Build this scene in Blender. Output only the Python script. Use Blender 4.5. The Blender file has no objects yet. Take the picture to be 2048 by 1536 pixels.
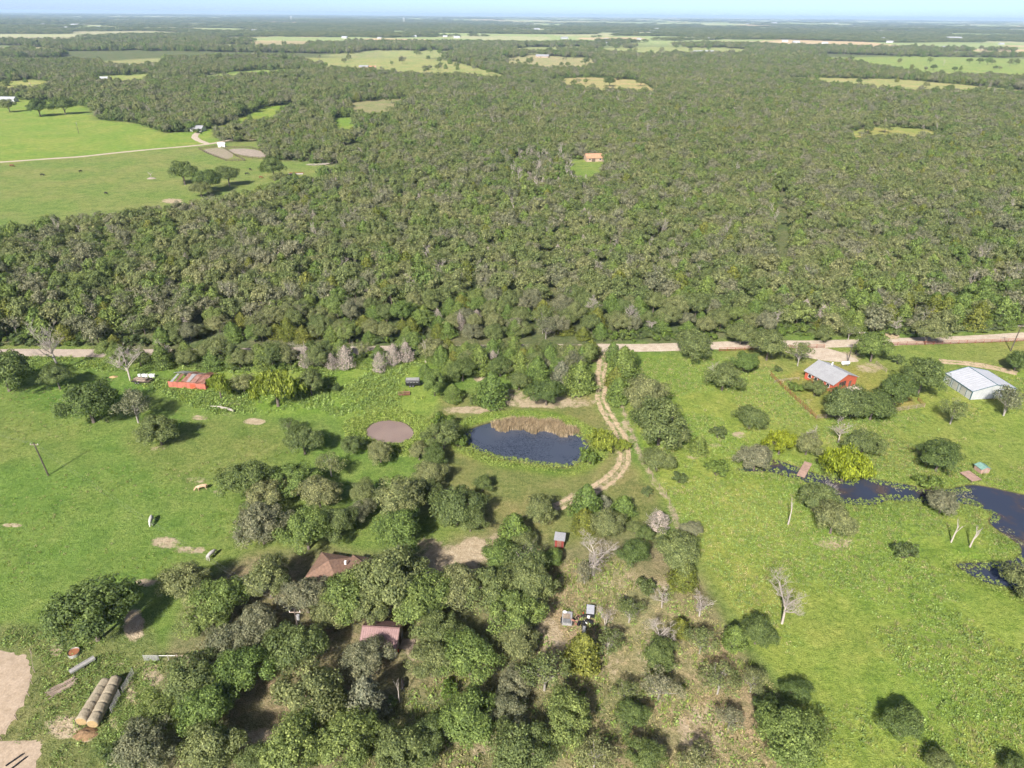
import bpy, math, random, time
T0 = time.time()
import numpy as np
from mathutils import Matrix, Vector

# ------------------------------------------------------------------ camera, sky, sun, exposure
scene = bpy.context.scene
col = scene.collection
CAM_H, FPX, PITCH, ROLL = 90.0, 1365.0, math.radians(28.46), math.radians(0.48)
cam_data = bpy.data.cameras.new('camera')
cam_data.sensor_width = 36.0
cam_data.lens = 36.0 * FPX / 2048.0
cam_data.clip_start, cam_data.clip_end = 0.5, 120000.0
cam = bpy.data.objects.new('camera', cam_data); col.objects.link(cam)
CR = (Matrix.Rotation(math.pi/2 - PITCH, 3, 'X') @ Matrix.Rotation(ROLL, 3, 'Z'))
cam.matrix_world = Matrix.Translation((0, 0, CAM_H)) @ CR.to_4x4()
scene.camera = cam

SUN_EL, SHADOW_AZ = math.radians(38), math.radians(22)      # shadows run forward and to the right
world = bpy.data.worlds.new('World'); scene.world = world; world.use_nodes = True
wn = world.node_tree.nodes; wl = world.node_tree.links
sky = wn.new('ShaderNodeTexSky'); sky.sky_type = 'NISHITA'; sky.sun_disc = False
sky.sun_elevation = SUN_EL; sky.sun_rotation = math.pi + SHADOW_AZ
sky.air_density = 0.18; sky.dust_density = 0.8; sky.ozone_density = 1.0; sky.altitude = 100
bg = wn['Background']; wl.new(sky.outputs['Color'], bg.inputs['Color']); bg.inputs['Strength'].default_value = 0.15
sun_d = bpy.data.lights.new('sun', 'SUN'); sun_d.energy = 4.7; sun_d.angle = math.radians(3.0); sun_d.color = (1.0, 0.95, 0.87)
sun = bpy.data.objects.new('sun', sun_d); col.objects.link(sun)
ldir = Vector((math.sin(SHADOW_AZ)*math.cos(SUN_EL), math.cos(SHADOW_AZ)*math.cos(SUN_EL), -math.sin(SUN_EL)))
sun.rotation_euler = ldir.to_track_quat('-Z', 'Y').to_euler()
vs = scene.view_settings
vs.view_transform = 'Standard'; vs.look = 'None'; vs.exposure = 1.1; vs.gamma = 1.0; vs.use_curve_mapping = False
HAZE = 6.2e-5
cy = scene.cycles
cy.max_bounces = 4; cy.diffuse_bounces = 3; cy.glossy_bounces = 2; cy.transmission_bounces = 2
cy.transparent_max_bounces = 4; cy.volume_bounces = 0
cy.use_adaptive_sampling = True; cy.adaptive_threshold = 0.035

rnd = random.Random(7)
RNG = np.random.default_rng(11)

# ------------------------------------------------------------------ noise, terrain, projection
def _hash(ix, iy, seed):
    h = (ix.astype(np.int64)*374761393 + iy.astype(np.int64)*668265263 + seed*982451653) & 0x7fffffff
    h = ((h ^ (h >> 13)) * 1274126177) & 0x7fffffff
    h = (h ^ (h >> 16)) & 0xffff
    return h / 65535.0
def vnoise(x, y, seed=0):
    x = np.asarray(x, float); y = np.asarray(y, float)
    ix = np.floor(x); iy = np.floor(y); fx = x-ix; fy = y-iy
    fx = fx*fx*(3-2*fx); fy = fy*fy*(3-2*fy)
    ix = ix.astype(np.int64); iy = iy.astype(np.int64)
    a = _hash(ix, iy, seed); b = _hash(ix+1, iy, seed); c = _hash(ix, iy+1, seed); d = _hash(ix+1, iy+1, seed)
    return (a*(1-fx)+b*fx)*(1-fy) + (c*(1-fx)+d*fx)*fy
def fbm(x, y, seed=0, o=4):
    s = 0; a = 0.5; t = 0
    for i in range(o):
        s = s + a*vnoise(np.asarray(x)*2**i, np.asarray(y)*2**i, seed+i*17); t += a; a *= 0.5
    return s/t
def sstep(a, b, x):
    t = np.clip((np.asarray(x, float)-a)/(b-a), 0, 1); return t*t*(3-2*t)
def sdist(poly, X, Y, pad=None):
    """signed distance to a polygon (negative inside); with pad, only looked at within pad of its box"""
    X = np.asarray(X, float); Y = np.asarray(Y, float)
    if pad is not None:
        xs = [p[0] for p in poly]; ys = [p[1] for p in poly]
        m = (X > min(xs)-pad) & (X < max(xs)+pad) & (Y > min(ys)-pad) & (Y < max(ys)+pad)
        r = np.full(X.shape, 1e6)
        if np.any(m): r[m] = sdist(poly, X[m], Y[m])
        return r
    d = np.full(X.shape, 1e18); ins = np.zeros(X.shape, bool)
    n = len(poly)
    for i in range(n):
        x0, y0 = poly[i]; x1, y1 = poly[(i+1) % n]
        ex, ey = x1-x0, y1-y0
        t = np.clip(((X-x0)*ex+(Y-y0)*ey)/max(ex*ex+ey*ey, 1e-12), 0, 1)
        d = np.minimum(d, (X-x0-ex*t)**2+(Y-y0-ey*t)**2)
        if y0 != y1:
            c = ((y0 > Y) != (y1 > Y)) & (X < (x1-x0)*(Y-y0)/(y1-y0)+x0)
            ins ^= c
    d = np.sqrt(d)
    return np.where(ins, -d, d)
def smooth_poly(pts, k=2):
    p = [tuple(q) for q in pts]
    for _ in range(k):
        q = []
        for i in range(len(p)):
            a, b = p[i], p[(i+1) % len(p)]
            q += [(a[0]*.75+b[0]*.25, a[1]*.75+b[1]*.25), (a[0]*.25+b[0]*.75, a[1]*.25+b[1]*.75)]
        p = q
    return p
def smooth_line(pts, k=2):
    p = [tuple(q) for q in pts]
    for _ in range(k):
        q = [p[0]]
        for i in range(len(p)-1):
            a, b = p[i], p[i+1]
            q += [(a[0]*.75+b[0]*.25, a[1]*.75+b[1]*.25), (a[0]*.25+b[0]*.75, a[1]*.25+b[1]*.75)]
        p = q + [p[-1]]
    return p
CRn = np.array([[CR[i][j] for j in range(3)] for i in range(3)])
def flat(u, v, z=0.0):
    d = CRn @ np.array([(u-1024)/FPX, -(v-768)/FPX, -1.0])
    t = (z-CAM_H)/d[2]
    return (d[0]*t, d[1]*t)
def proj(x, y, z):
    """world point -> photograph coordinates; used only to lay the survey of the place out"""
    X = np.stack([np.asarray(x, float), np.asarray(y, float), np.asarray(z, float)-CAM_H], -1) @ CRn
    dz = np.maximum(-X[..., 2], 1e-6)
    return 1024+FPX*X[..., 0]/dz, 768-FPX*X[..., 1]/dz
POND = smooth_poly([flat(*p) for p in [(925,862),(950,850),(985,840),(1040,834),(1105,838),(1145,855),(1170,872),(1183,893),(1177,914),(1140,934),(1093,929),(1040,920),(1000,916),(958,900),(935,890)]], 2)
POND2 = smooth_poly([flat(*p) for p in [(765,836),(800,838),(820,847),(831,862),(826,874),(806,884),(778,886),(745,880),(726,864),(738,845)]], 2)
def z5(p): return (1348+p[0]*.3418, 640+p[1]*.3418)
CREEK = smooth_poly([flat(*z5(p)) for p in [(340,872),(450,835),(570,795),(700,838),(830,888),(1000,925),(1110,905),(1220,925),(1400,955),(1500,985),(1640,972),(1720,950),(1830,960),(2000,1000),(2150,1030),(2700,1150),(2700,1700),(2250,1720),(2100,1640),(1960,1560),(1830,1530),(1760,1500),(1690,1455),(1625,1415),(1700,1404),(1850,1400),(1985,1388),(2030,1350),(2025,1310),(1960,1262),(1880,1212),(1828,1162),(1858,1140),(1840,1108),(1750,1075),(1650,1068),(1560,1088),(1450,1058),(1330,1052),(1260,1047),(1200,1075),(1100,1078),(960,1068),(900,1040),(840,960),(720,925),(640,905),(560,880),(450,880)]], 1)
PONDS = [POND, POND2, CREEK]
PBOX = [(min(q[0] for q in p)-18, max(q[0] for q in p)+18, min(q[1] for q in p)-18, max(q[1] for q in p)+18) for p in PONDS]
def pond_sd(x, y):
    """distance to the nearest water's edge, 18 m and more counted as far"""
    sd = np.full(np.shape(x), 99.0)
    for p, (a, b, c, d) in zip(PONDS, PBOX):
        m = (x > a) & (x < b) & (y > c) & (y < d)
        if np.any(m): sd[m] = np.minimum(sd[m], sdist(p, x[m], y[m]))
    return sd
def zg(x, y):
    x = np.asarray(x, float); y = np.asarray(y, float)
    d = np.hypot(x, y)
    sd = pond_sd(x, y)
    near = 0.9*(fbm(x/38, y/38, 3, 3)-.5)*sstep(1, 16, sd)*sstep(25, 60, y)
    far = 26*(fbm(x/1100, y/1100, 9, 3)-.5)*sstep(650, 3200, d)
    bank = np.where(sd > 0, -0.42*(1-sstep(0, 3.0, sd)), -0.42-1.1*sstep(0, 4.0, -sd))
    return near + far + bank
def zg1(x, y): return float(zg(np.array([x]), np.array([y]))[0])
def P(u, v, dz=0.0):
    """point of the ground (raised by dz) under a photograph coordinate"""
    x, y = flat(u, v, dz)
    for _ in range(2):
        z = zg1(x, y); x, y = flat(u, v, z+dz)
    return Vector((x, y, zg1(x, y)))

# ------------------------------------------------------------------ object helpers
def tag(o, label=None, cat=None, group=None, kind=None):
    if label: o['label'] = label
    if cat: o['category'] = cat
    if group: o['group'] = group
    if kind: o['kind'] = kind
    return o
def empty(name, loc, rz=0, label=None, cat=None, group=None):
    o = bpy.data.objects.new(name, None); col.objects.link(o)
    o.location = loc; o.rotation_euler = (0, 0, rz); o.empty_display_size = 0.3
    return tag(o, label, cat, group)
def np_mesh(name, V, F, mats, mi=None, smooth=False):
    """V (n,3); F (m,k) all the same size"""
    me = bpy.data.meshes.new(name)
    V = np.asarray(V, np.float32); F = np.asarray(F, np.int32)
    k = F.shape[1]
    me.vertices.add(len(V)); me.vertices.foreach_set('co', V.ravel())
    me.loops.add(F.size); me.loops.foreach_set('vertex_index', F.ravel())
    me.polygons.add(len(F)); me.polygons.foreach_set('loop_start', np.arange(0, F.size, k, dtype=np.int32))
    me.polygons.foreach_set('loop_total', np.full(len(F), k, np.int32))
    for m in (mats if isinstance(mats, (list, tuple)) else [mats]): me.materials.append(m)
    if mi is not None: me.polygons.foreach_set('material_index', np.asarray(mi, np.int32))
    if smooth: me.polygons.foreach_set('use_smooth', np.ones(len(F), bool))
    me.update(calc_edges=True)
    return me
def mobj(name, me, parent=None, loc=None, rz=0):
    o = bpy.data.objects.new(name, me); col.objects.link(o)
    if parent is not None: o.parent = parent
    if loc is not None: o.location = loc
    if rz: o.rotation_euler = (0, 0, rz)
    return o
class MB:
    def __init__(s): s.v = []; s.f = []
    def add(s, vs, fs):
        n = len(s.v); s.v += [tuple(q) for q in vs]; s.f += [tuple(i+n for i in f) for f in fs]; return s
    def box(s, c, d, rz=0, rx=0, ry=0):
        M = Matrix.Translation(c) @ Matrix.Rotation(rz, 4, 'Z') @ Matrix.Rotation(ry, 4, 'Y') @ Matrix.Rotation(rx, 4, 'X')
        vs = [M @ Vector((x*d[0]/2, y*d[1]/2, z*d[2]/2)) for x in (-1, 1) for y in (-1, 1) for z in (-1, 1)]
        return s.add(vs, [(0,1,3,2),(4,6,7,5),(0,4,5,1),(2,3,7,6),(0,2,6,4),(1,5,7,3)])
    def tube(s, pts, rad, n=6, cap=True):
        pts = [Vector(p) for p in pts]
        if not isinstance(rad, (list, tuple)): rad = [rad]*len(pts)
        vs = []; fs = []; up = Vector((0.3, 0.2, 1)).normalized()
        for i, p in enumerate(pts):
            t = (pts[min(i+1, len(pts)-1)]-pts[max(i-1, 0)]).normalized()
            a = t.cross(up) if abs(t.dot(up)) < .98 else t.cross(Vector((1, 0, 0)))
            a.normalize(); b = t.cross(a)
            for k in range(n):
                an = 2*math.pi*k/n
                vs.append(p + a*(rad[i]*math.cos(an)) + b*(rad[i]*math.sin(an)))
        for i in range(len(pts)-1):
            for k in range(n):
                fs.append((i*n+k, i*n+(k+1) % n, (i+1)*n+(k+1) % n, (i+1)*n+k))
        if cap:
            fs.append(tuple(range(n))[::-1]); fs.append(tuple((len(pts)-1)*n+k for k in range(n)))
        return s.add(vs, fs)
    def cyl(s, a, b, r, n=12): return s.tube([a, b], [r, r], n)
    def poly(s, pts, th):
        """a plate through pts (in order), thickened downwards by th"""
        n = len(pts); a = [Vector(p) for p in pts]; b = [p-Vector((0, 0, th)) for p in a]
        return s.add(a+b, [tuple(range(n)), tuple(range(2*n-1, n-1, -1))]+[(i, i+n, (i+1) % n+n, (i+1) % n) for i in range(n)])
    def mesh(s, name, m, smooth=False):
        me = bpy.data.meshes.new(name); me.from_pydata(s.v, [], s.f); me.materials.append(m)
        if smooth:
            for p in me.polygons: p.use_smooth = True
        me.update(); return me
    def build(s, name, m, parent=None, loc=None, rz=0, smooth=False):
        return mobj(name, s.mesh(name, m, smooth), parent, loc, rz)

# ------------------------------------------------------------------ materials
def nt(name):
    m = bpy.data.materials.new(name); m.use_nodes = True
    t = m.node_tree; b = t.nodes['Principled BSDF']
    return m, t, t.nodes, t.links, b
def N(t, kind, **kw):
    n = t.nodes.new(kind)
    for k, v in kw.items():
        if k in n.inputs: n.inputs[k].default_value = v
        else: setattr(n, k, v)
    return n
def mixc(t, a, b, f, mode='MIX'):
    n = t.nodes.new('ShaderNodeMix'); n.data_type = 'RGBA'; n.blend_type = mode
    for i, x in ((0, f), (6, a), (7, b)):
        if isinstance(x, bpy.types.NodeSocket): t.links.new(x, n.inputs[i])
        else: n.inputs[i].default_value = x if i == 0 else (*x, 1) if len(x) == 3 else x
    return n.outputs[2]
def ramp(t, f, stops):
    n = t.nodes.new('ShaderNodeValToRGB'); e = n.color_ramp.elements
    while len(e) < len(stops): e.new(0.5)
    for i, (p, c) in enumerate(stops):
        e[i].position = p; e[i].color = (*c, 1) if len(c) == 3 else c
    t.links.new(f, n.inputs[0]); return n.outputs[0]
def mth(t, op, a, b=None, clamp=False):
    n = t.nodes.new('ShaderNodeMath'); n.operation = op; n.use_clamp = clamp
    for i, x in ((0, a), (1, b)):
        if x is None: continue
        if isinstance(x, bpy.types.NodeSocket): t.links.new(x, n.inputs[i])
        else: n.inputs[i].default_value = x
    return n.outputs[0]
def noise(t, scale, detail=4, rough=.55, vec=None, dist=0):
    n = N(t, 'ShaderNodeTexNoise', Scale=scale, Detail=detail, Roughness=rough, Distortion=dist)
    if vec is not None: t.links.new(vec, n.inputs['Vector'])
    return n.outputs['Fac']
def plain(name, c, rough=.7, var=.25, scale=2.0, metal=0, c2=None, spec=.3, bump=0):
    """painted / weathered surface: two tones broken up by noise"""
    m, t, n, l, b = nt(name)
    tc = N(t, 'ShaderNodeTexCoord').outputs['Object']
    f = noise(t, scale, 6, .65, tc)
    c2 = c2 or tuple(x*(1-var) for x in c)
    l.new(mixc(t, c2, c, ramp(t, f, [(.35, (0, 0, 0)), (.65, (1, 1, 1))])), b.inputs['Base Color'])
    b.inputs['Roughness'].default_value = rough; b.inputs['Metallic'].default_value = metal
    b.inputs['Specular IOR Level'].default_value = spec
    if bump:
        bp = N(t, 'ShaderNodeBump', Strength=bump, Distance=.1); l.new(f, bp.inputs['Height']); l.new(bp.outputs['Normal'], b.inputs['Normal'])
    return m
def leaf_mat(name, c1, c2, c3, trans=.34):
    """c1..c3: tones between which single trees (and patches of a wood) differ"""
    m, t, n, l, b = nt(name)
    oi = N(t, 'ShaderNodeObjectInfo')
    big = noise(t, .011, 2, .5, oi.outputs['Location'])
    f = mth(t, 'ADD', mth(t, 'MULTIPLY', oi.outputs['Random'], .75), mth(t, 'MULTIPLY', mth(t, 'SUBTRACT', big, .28), 1.0), True)
    base = ramp(t, f, [(0.0, c1), (.5, c2), (1.0, c3)])
    geo = N(t, 'ShaderNodeNewGeometry')
    rp = ramp(t, geo.outputs['Random Per Island'], [(0, (.55, .58, .55)), (.6, (1.0, 1.0, 1.0)), (1, (1.75, 1.68, 1.6))])  # random leaf tone, spread wide to paint in highlight sparkle
    tc = N(t, 'ShaderNodeTexCoord').outputs['Object']
    cl = ramp(t, noise(t, .55, 2, .5, tc), [(.33, (.78, .82, .8)), (.67, (1.2, 1.16, 1.14))])
    c = mixc(t, mixc(t, base, rp, 1.0, 'MULTIPLY'), cl, 1.0, 'MULTIPLY')
    l.new(c, b.inputs['Base Color']); b.inputs['Roughness'].default_value = .62; b.inputs['Specular IOR Level'].default_value = .22
    tr = N(t, 'ShaderNodeBsdfTranslucent'); l.new(mixc(t, c, (1.1, 1.25, .5), 1.0, 'MULTIPLY'), tr.inputs['Color'])
    mx = N(t, 'ShaderNodeMixShader'); mx.inputs[0].default_value = trans
    l.new(b.outputs[0], mx.inputs[1]); l.new(tr.outputs[0], mx.inputs[2]); l.new(mx.outputs[0], n['Material Output'].inputs['Surface'])
    return m
M = {}
M['oak'] = leaf_mat('oak_leaves', (.106, .148, .05), (.156, .188, .07), (.22, .226, .106))
M['oak_green'] = leaf_mat('green_oak_leaves', (.112, .17, .045), (.146, .204, .056), (.19, .23, .074))
M['oak_dark'] = leaf_mat('dark_leaves', (.09, .134, .04), (.108, .15, .046), (.13, .168, .055))
M['oak_grey'] = leaf_mat('grey_oak_leaves', (.15, .162, .094), (.185, .19, .115), (.22, .214, .138))
M['cedar'] = leaf_mat('cedar_needles', (.088, .138, .034), (.11, .16, .038), (.14, .18, .044), .15)
M['cedar_yellow'] = leaf_mat('olive_cedar_needles', (.1, .125, .022), (.12, .138, .026), (.14, .15, .03), .15)
M['cedar_grey'] = leaf_mat('grey_cedar_needles', (.12, .135, .082), (.145, .152, .1), (.16, .16, .11), .12)
M['willow'] = leaf_mat('willow_leaves', (.17, .225, .035), (.21, .255, .042), (.25, .28, .05))
M['willow_yellow'] = leaf_mat('yellow_willow_leaves', (.2, .25, .022), (.24, .28, .026), (.27, .3, .03))
M['bush'] = leaf_mat('bush_leaves', (.08, .118, .04), (.1, .135, .046), (.12, .15, .055))
M['bush_light'] = leaf_mat('light_bush_leaves', (.105, .16, .032), (.13, .185, .04), (.155, .2, .05))
M['deadneedle'] = leaf_mat('dead_cedar_needles', (.25, .215, .185), (.29, .25, .22), (.33, .28, .25), .05)
M['weed'] = leaf_mat('weed_leaves', (.155, .225, .06), (.19, .265, .075), (.235, .3, .1))
M['weed_dry'] = leaf_mat('dry_weed_leaves', (.29, .28, .14), (.34, .31, .16), (.4, .35, .2))
M['reed'] = leaf_mat('dry_reed_blades', (.3, .225, .14), (.36, .275, .18), (.41, .32, .22), .2)
M['reed_green'] = leaf_mat('green_reed_blades', (.2, .27, .06), (.235, .3, .07), (.27, .32, .08), .2)
M['pad'] = leaf_mat('lily_pad_leaves', (.12, .13, .06), (.15, .15, .09), (.18, .17, .11), .05)
M['bark'] = plain('bark', (.16, .13, .105), .9, .5, 3, bump=.6)
M['bark_pale'] = plain('pale_bark', (.33, .30, .26), .9, .35, 2)
M['bark_dead'] = plain('weathered_dead_wood', (.44, .385, .335), .9, .3, 2)
# ------------------------------------------------------------------ survey of the place: woods, clearings, soils
WOOD_FRONT = [(-700,694),(0,690),(180,690),(192,712),(300,722),(420,733),(560,743),(640,738),(690,716),(840,716),(880,730),(1000,752),(1100,752),(1165,752),(1188,712),(1210,688),(1290,684),(1330,700),(1400,686),(1500,668),(1700,668),(1900,664),(2048,656),(2800,640)]
CLEAR = {   # clearings beyond the road: outline, grass colour
 'pasture_upper': ([(-700,352),(0,328),(400,293),(440,286),(420,262),(330,266),(270,246),(200,240),(180,215),(140,206),(60,200),(0,196),(-400,190)], (.17,.255,.045)),
 'pasture_lower': ([(-700,480),(0,478),(100,462),(240,447),(400,428),(560,384),(640,366),(705,348),(660,330),(590,322),(540,320),(525,300),(520,284),(440,286),(400,293),(0,328),(-700,352)], (.152,.212,.052)),
 'glade': ([(662,236),(712,233),(709,251),(668,258)], (.15,.24,.04)),
 'strip': ([(390,246),(450,232),(530,214),(575,208),(605,216),(540,231),(470,243),(420,254)], (.17,.25,.04)),
 'house': ([(1128,320),(1172,318),(1200,322),(1213,330),(1203,349),(1150,350)], (.16,.23,.05)),
 'east': ([(1690,264),(1760,252),(1830,257),(1900,266),(1870,277),(1760,277),(1700,280)], (.23,.26,.07)),
 'tan1': ([(1085,158),(1180,154),(1280,160),(1330,185),(1210,183),(1130,172)], (.29,.29,.11)),
 'tan2': ([(560,116),(700,116),(800,112),(900,122),(1000,140),(1040,150),(1000,157),(880,151),(780,143),(690,136)], (.24,.28,.09)),
 'r1': ([(1540,155),(1640,155),(1800,158),(2048,172),(2500,180),(2500,192),(2048,184),(1850,182),(1700,172),(1560,163)], (.26,.29,.1)),
 'r2': ([(1610,116),(1850,113),(2048,118),(2500,124),(2500,152),(2048,154),(1990,150),(1850,146),(1700,131)], (.2,.28,.07)),
 'tan3': ([(1000,119),(1060,110),(1180,117),(1200,131),(1100,136),(1020,127)], (.27,.28,.12)),
 'far1': ([(1180,96),(1330,94),(1500,97),(1480,110),(1300,113),(1190,108)], (.24,.29,.1)),
 'left1': ([(-300,168),(0,164),(60,158),(115,165),(100,176),(0,181),(-300,186)], (.25,.29,.08)),
 'left2': ([(190,152),(310,147),(320,158),(250,166),(195,164)], (.22,.28,.08)),
 'r3': ([(1700,88),(1900,84),(2300,92),(2300,102),(1900,98),(1720,96)], (.22,.29,.1)),
 'l3': ([(200,123),(330,116),(345,124),(215,131)], (.24,.27,.1)),
 'l4': ([(430,90),(520,87),(640,88),(600,95),(500,98),(450,97)], (.22,.26,.11)),
 'l5': ([(-200,76),(130,72),(200,76),(130,80),(-200,83)], (.27,.28,.15)),
 'l6': ([(330,154),(480,141),(660,136),(700,140),(500,150),(350,160)], (.2,.28,.07)),
 'm1': ([(1020,96),(1150,92),(1180,100),(1100,106),(1030,104)], (.23,.28,.1)),
 'm3': ([(640,108),(760,100),(900,104),(880,112),(700,114)], (.22,.26,.1)),
 's1': ([(-200,95),(60,94),(130,96),(120,100),(-200,102)], (.27,.29,.13)),
 's2': ([(430,75),(560,73),(640,76),(520,80),(440,79)], (.27,.3,.13)),
 's3': ([(140,63),(300,62),(420,65),(300,67),(150,66)], (.3,.32,.16)),
 's6': ([(760,104),(880,100),(930,106),(860,112),(770,110)], (.24,.29,.1)),
 'scrub': ([(700,205),(800,196),(830,210),(760,225),(705,222)], (.2,.22,.09)),
}
for _k, (_pl, _c) in list(CLEAR.items()):      # trees on a field's near side hide its edge: the ground reaches further
    _m = sum(q[1] for q in _pl)/len(_pl)
    if _k in ('glade', 'strip', 'house', 'east', 'scrub'): CLEAR[_k] = ([(q[0], q[1]+((9 if _k == 'east' else 17) if q[1] > _m else 0)) for q in _pl], _c)
    elif _m < 190: CLEAR[_k] = ([(q[0], q[1]+((8 if _m > 120 else 3) if q[1] > _m else 0)) for q in _pl], _c)
def d4(p): return (700+p[0]*.3418, 640+p[1]*.3418)
DRIVE = [d4(p) for p in [(1478,190),(1478,260),(1466,340),(1478,400),(1462,460),(1500,545),(1555,630),(1598,705),(1612,790),(1590,860),(1530,930),(1430,990),(1300,1050),(1215,1095)]]
ROAD = [(-500,718),(0,706),(90,706),(180,706),(400,705),(800,701),(1210,695),(1290,694),(1440,692),(1560,690),(1640,689),(1780,684),(1900,680),(2048,673),(2300,662),(2700,645)]
FARM_ROAD = [(-300,341),(0,325),(120,316),(250,304),(400,291),(440,284),(500,273),(524,268)]
# bare or dry ground: centre, half width, half height, how bare
BARE = [(510,843,26,7,.95),(400,835,22,6,.7),(455,830,20,5,.6),(395,960,28,8,.6),(330,1085,34,14,.75),(380,1100,36,9,.7),(25,1050,22,5,.85),(320,995,10,4,.5),(205,1155,15,18,.35),(435,985,14,5,.5),
 (318,897,22,6,.6),(465,805,30,14,.6),(560,880,40,10,.35),(690,760,8,6,.5),
 (268,1250,24,34,.95),(290,1165,24,10,.75),(325,1160,16,12,.5),(112,1300,18,14,.9),(238,1330,16,6,.6),(305,1350,22,26,.8),(262,1385,12,40,.75),(225,1440,16,30,.5),(130,1455,46,26,.85),(170,1470,20,16,.9),(70,1480,25,10,.5),
 (905,1115,75,26,.9),(868,1135,22,34,1.0),(950,1100,34,30,1.0),(940,1140,22,22,.95),(860,1090,30,20,.7),(1000,1075,30,12,.6),
 (900,1290,30,36,.6),(985,1250,20,40,.6),(830,1300,20,24,.9),(545,1290,60,30,.35),(640,1290,46,40,.6),(520,1475,40,24,.75),(660,1390,30,30,.35),
 (1095,1270,26,50,.7),(1110,1300,36,40,.8),(1240,1160,70,26,.6),(1330,1170,50,12,.7),(1230,1200,60,40,.46),(1290,1300,26,50,.6),(1330,1340,30,14,.6),(1400,1460,60,60,.68),(1340,1440,30,50,.45),(1215,1330,40,40,.55),(1470,1500,60,40,.5),(1220,1420,20,60,.45),(860,1390,30,30,.35),(960,1490,40,30,.5),
 (1670,1085,42,16,.75),(1680,1090,14,6,.95),(1600,1030,50,16,.3),(2030,1190,24,26,.5),(1890,1258,10,4,.7),(1560,1310,18,16,.3),
 (1090,805,110,14,.75),(950,820,70,9,.8),(1020,790,36,14,.7),(1140,800,40,16,.6),(960,755,16,10,.8),(1180,718,20,8,.8),(1115,660,24,16,.6),(985,920,60,10,.5),(1040,925,50,6,.6),(1150,970,70,12,.3),(1290,1010,40,26,.35),(1290,930,20,50,.4),(1250,860,8,40,.7),
 (1480,870,18,8,.7),(1500,940,40,12,.5),(1390,910,26,10,.6),(1380,860,20,10,.5),(1430,890,16,5,.7),(1600,935,40,12,.5),(1640,960,26,10,.6),(1440,800,30,10,.3),(1470,715,40,6,.5),(1740,735,30,12,.7),(1690,712,40,10,.7),(1560,780,24,30,.35),(1620,812,14,24,.5),(1700,860,60,10,.5),(1815,832,40,8,.4),(1960,848,30,8,.4),(1930,728,60,3,.6),
 (345,402,24,6,.95),(470,300,40,12,.35),(505,274,22,7,.9),(640,330,46,6,.5),(220,258,30,3,.5),(330,273,40,3,.4),(10,242,14,10,.6),(590,348,24,4,.4),(545,365,16,4,.5)]
GROUND_PATCH = [  # outline, colour, softness in photograph pixels
 ([(-900,728),(0,722),(200,722),(330,770),(600,826),(700,900),(600,930),(470,950),(450,1030),(480,1110),(330,1130),(250,1180),(100,1250),(-900,1290)], (.118,.196,.038), 16),
 ([(300,740),(700,722),(860,725),(900,800),(860,830),(700,838),(560,830),(420,800)], (.15,.235,.04), 12),
 ([(1290,712),(1540,716),(1640,760),(2100,690),(3000,690),(3000,2000),(1660,1900),(1580,1380),(1440,1180),(1365,1060),(1250,830)], (.168,.242,.042), 12),
 ([(260,860),(640,850),(600,930),(470,960),(380,990),(280,940)], (.138,.19,.045), 24),
 ([(-300,850),(160,850),(180,930),(-300,960)], (.13,.195,.042), 26),
 ([(1500,850),(1900,830),(2300,900),(2300,1000),(1700,930)], (.165,.23,.045), 30),
 ([(1440,700),(2300,660),(2300,735),(1760,745),(1540,745)], (.17,.22,.05), 8),
 ([(1545,757),(1634,838),(1783,822),(1846,813),(1760,735),(1640,722)], (.2,.22,.05), 6),
 ([(880,790),(1180,780),(1240,880),(1345,1050),(1150,1100),(1000,1070),(850,1010),(850,910)], (.155,.18,.055), 14),
 ([(480,1115),(700,1095),(860,1090),(1010,1060),(1130,1100),(1300,1050),(1400,1160),(1470,1290),(1570,1420),(1640,1900),(200,1900),(290,1440),(310,1345),(380,1210)], (.165,.17,.075), 22),
 ([(-300,1265),(100,1255),(300,1240),(330,1330),(280,1430),(210,1540),(100,1800),(-300,1800)], (.13,.165,.05), 14),
 ([(1040,1130),(1240,1110),(1420,1240),(1560,1440),(1580,1800),(1180,1800),(1100,1450),(1060,1260)], (.225,.215,.1), 26),
]
def in_wood(u, v):
    """woodland floor beyond the road (arrays of photograph coordinates of ground points)"""
    xs = [p[0] for p in WOOD_FRONT]; ys = [p[1] for p in WOOD_FRONT]
    w = v < np.interp(u, xs, ys)
    for k, (pl, c) in CLEAR.items():
        sp = sdist(pl, u, v, 8)
        ed = (vnoise(u/9.0, v/3.0, 12)-.5)*(0 if 'pasture' in k or k == 'house' else 5)
        loose = vnoise(u*3.1, v*7.7, 19) > (.93 if 'pasture' not in k and k != 'house' else 2)
        w &= ~((sp+ed < 0) & ~loose)
    return w
def far_wood(x, y):
    """true where the far country is wooded"""
    return fbm(x/760, y/420, 31, 5) > .44 + .13*sstep(3500, 11000, np.hypot(x, y))*np.where(np.asarray(x) > 0, 1.3, .5)

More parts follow.
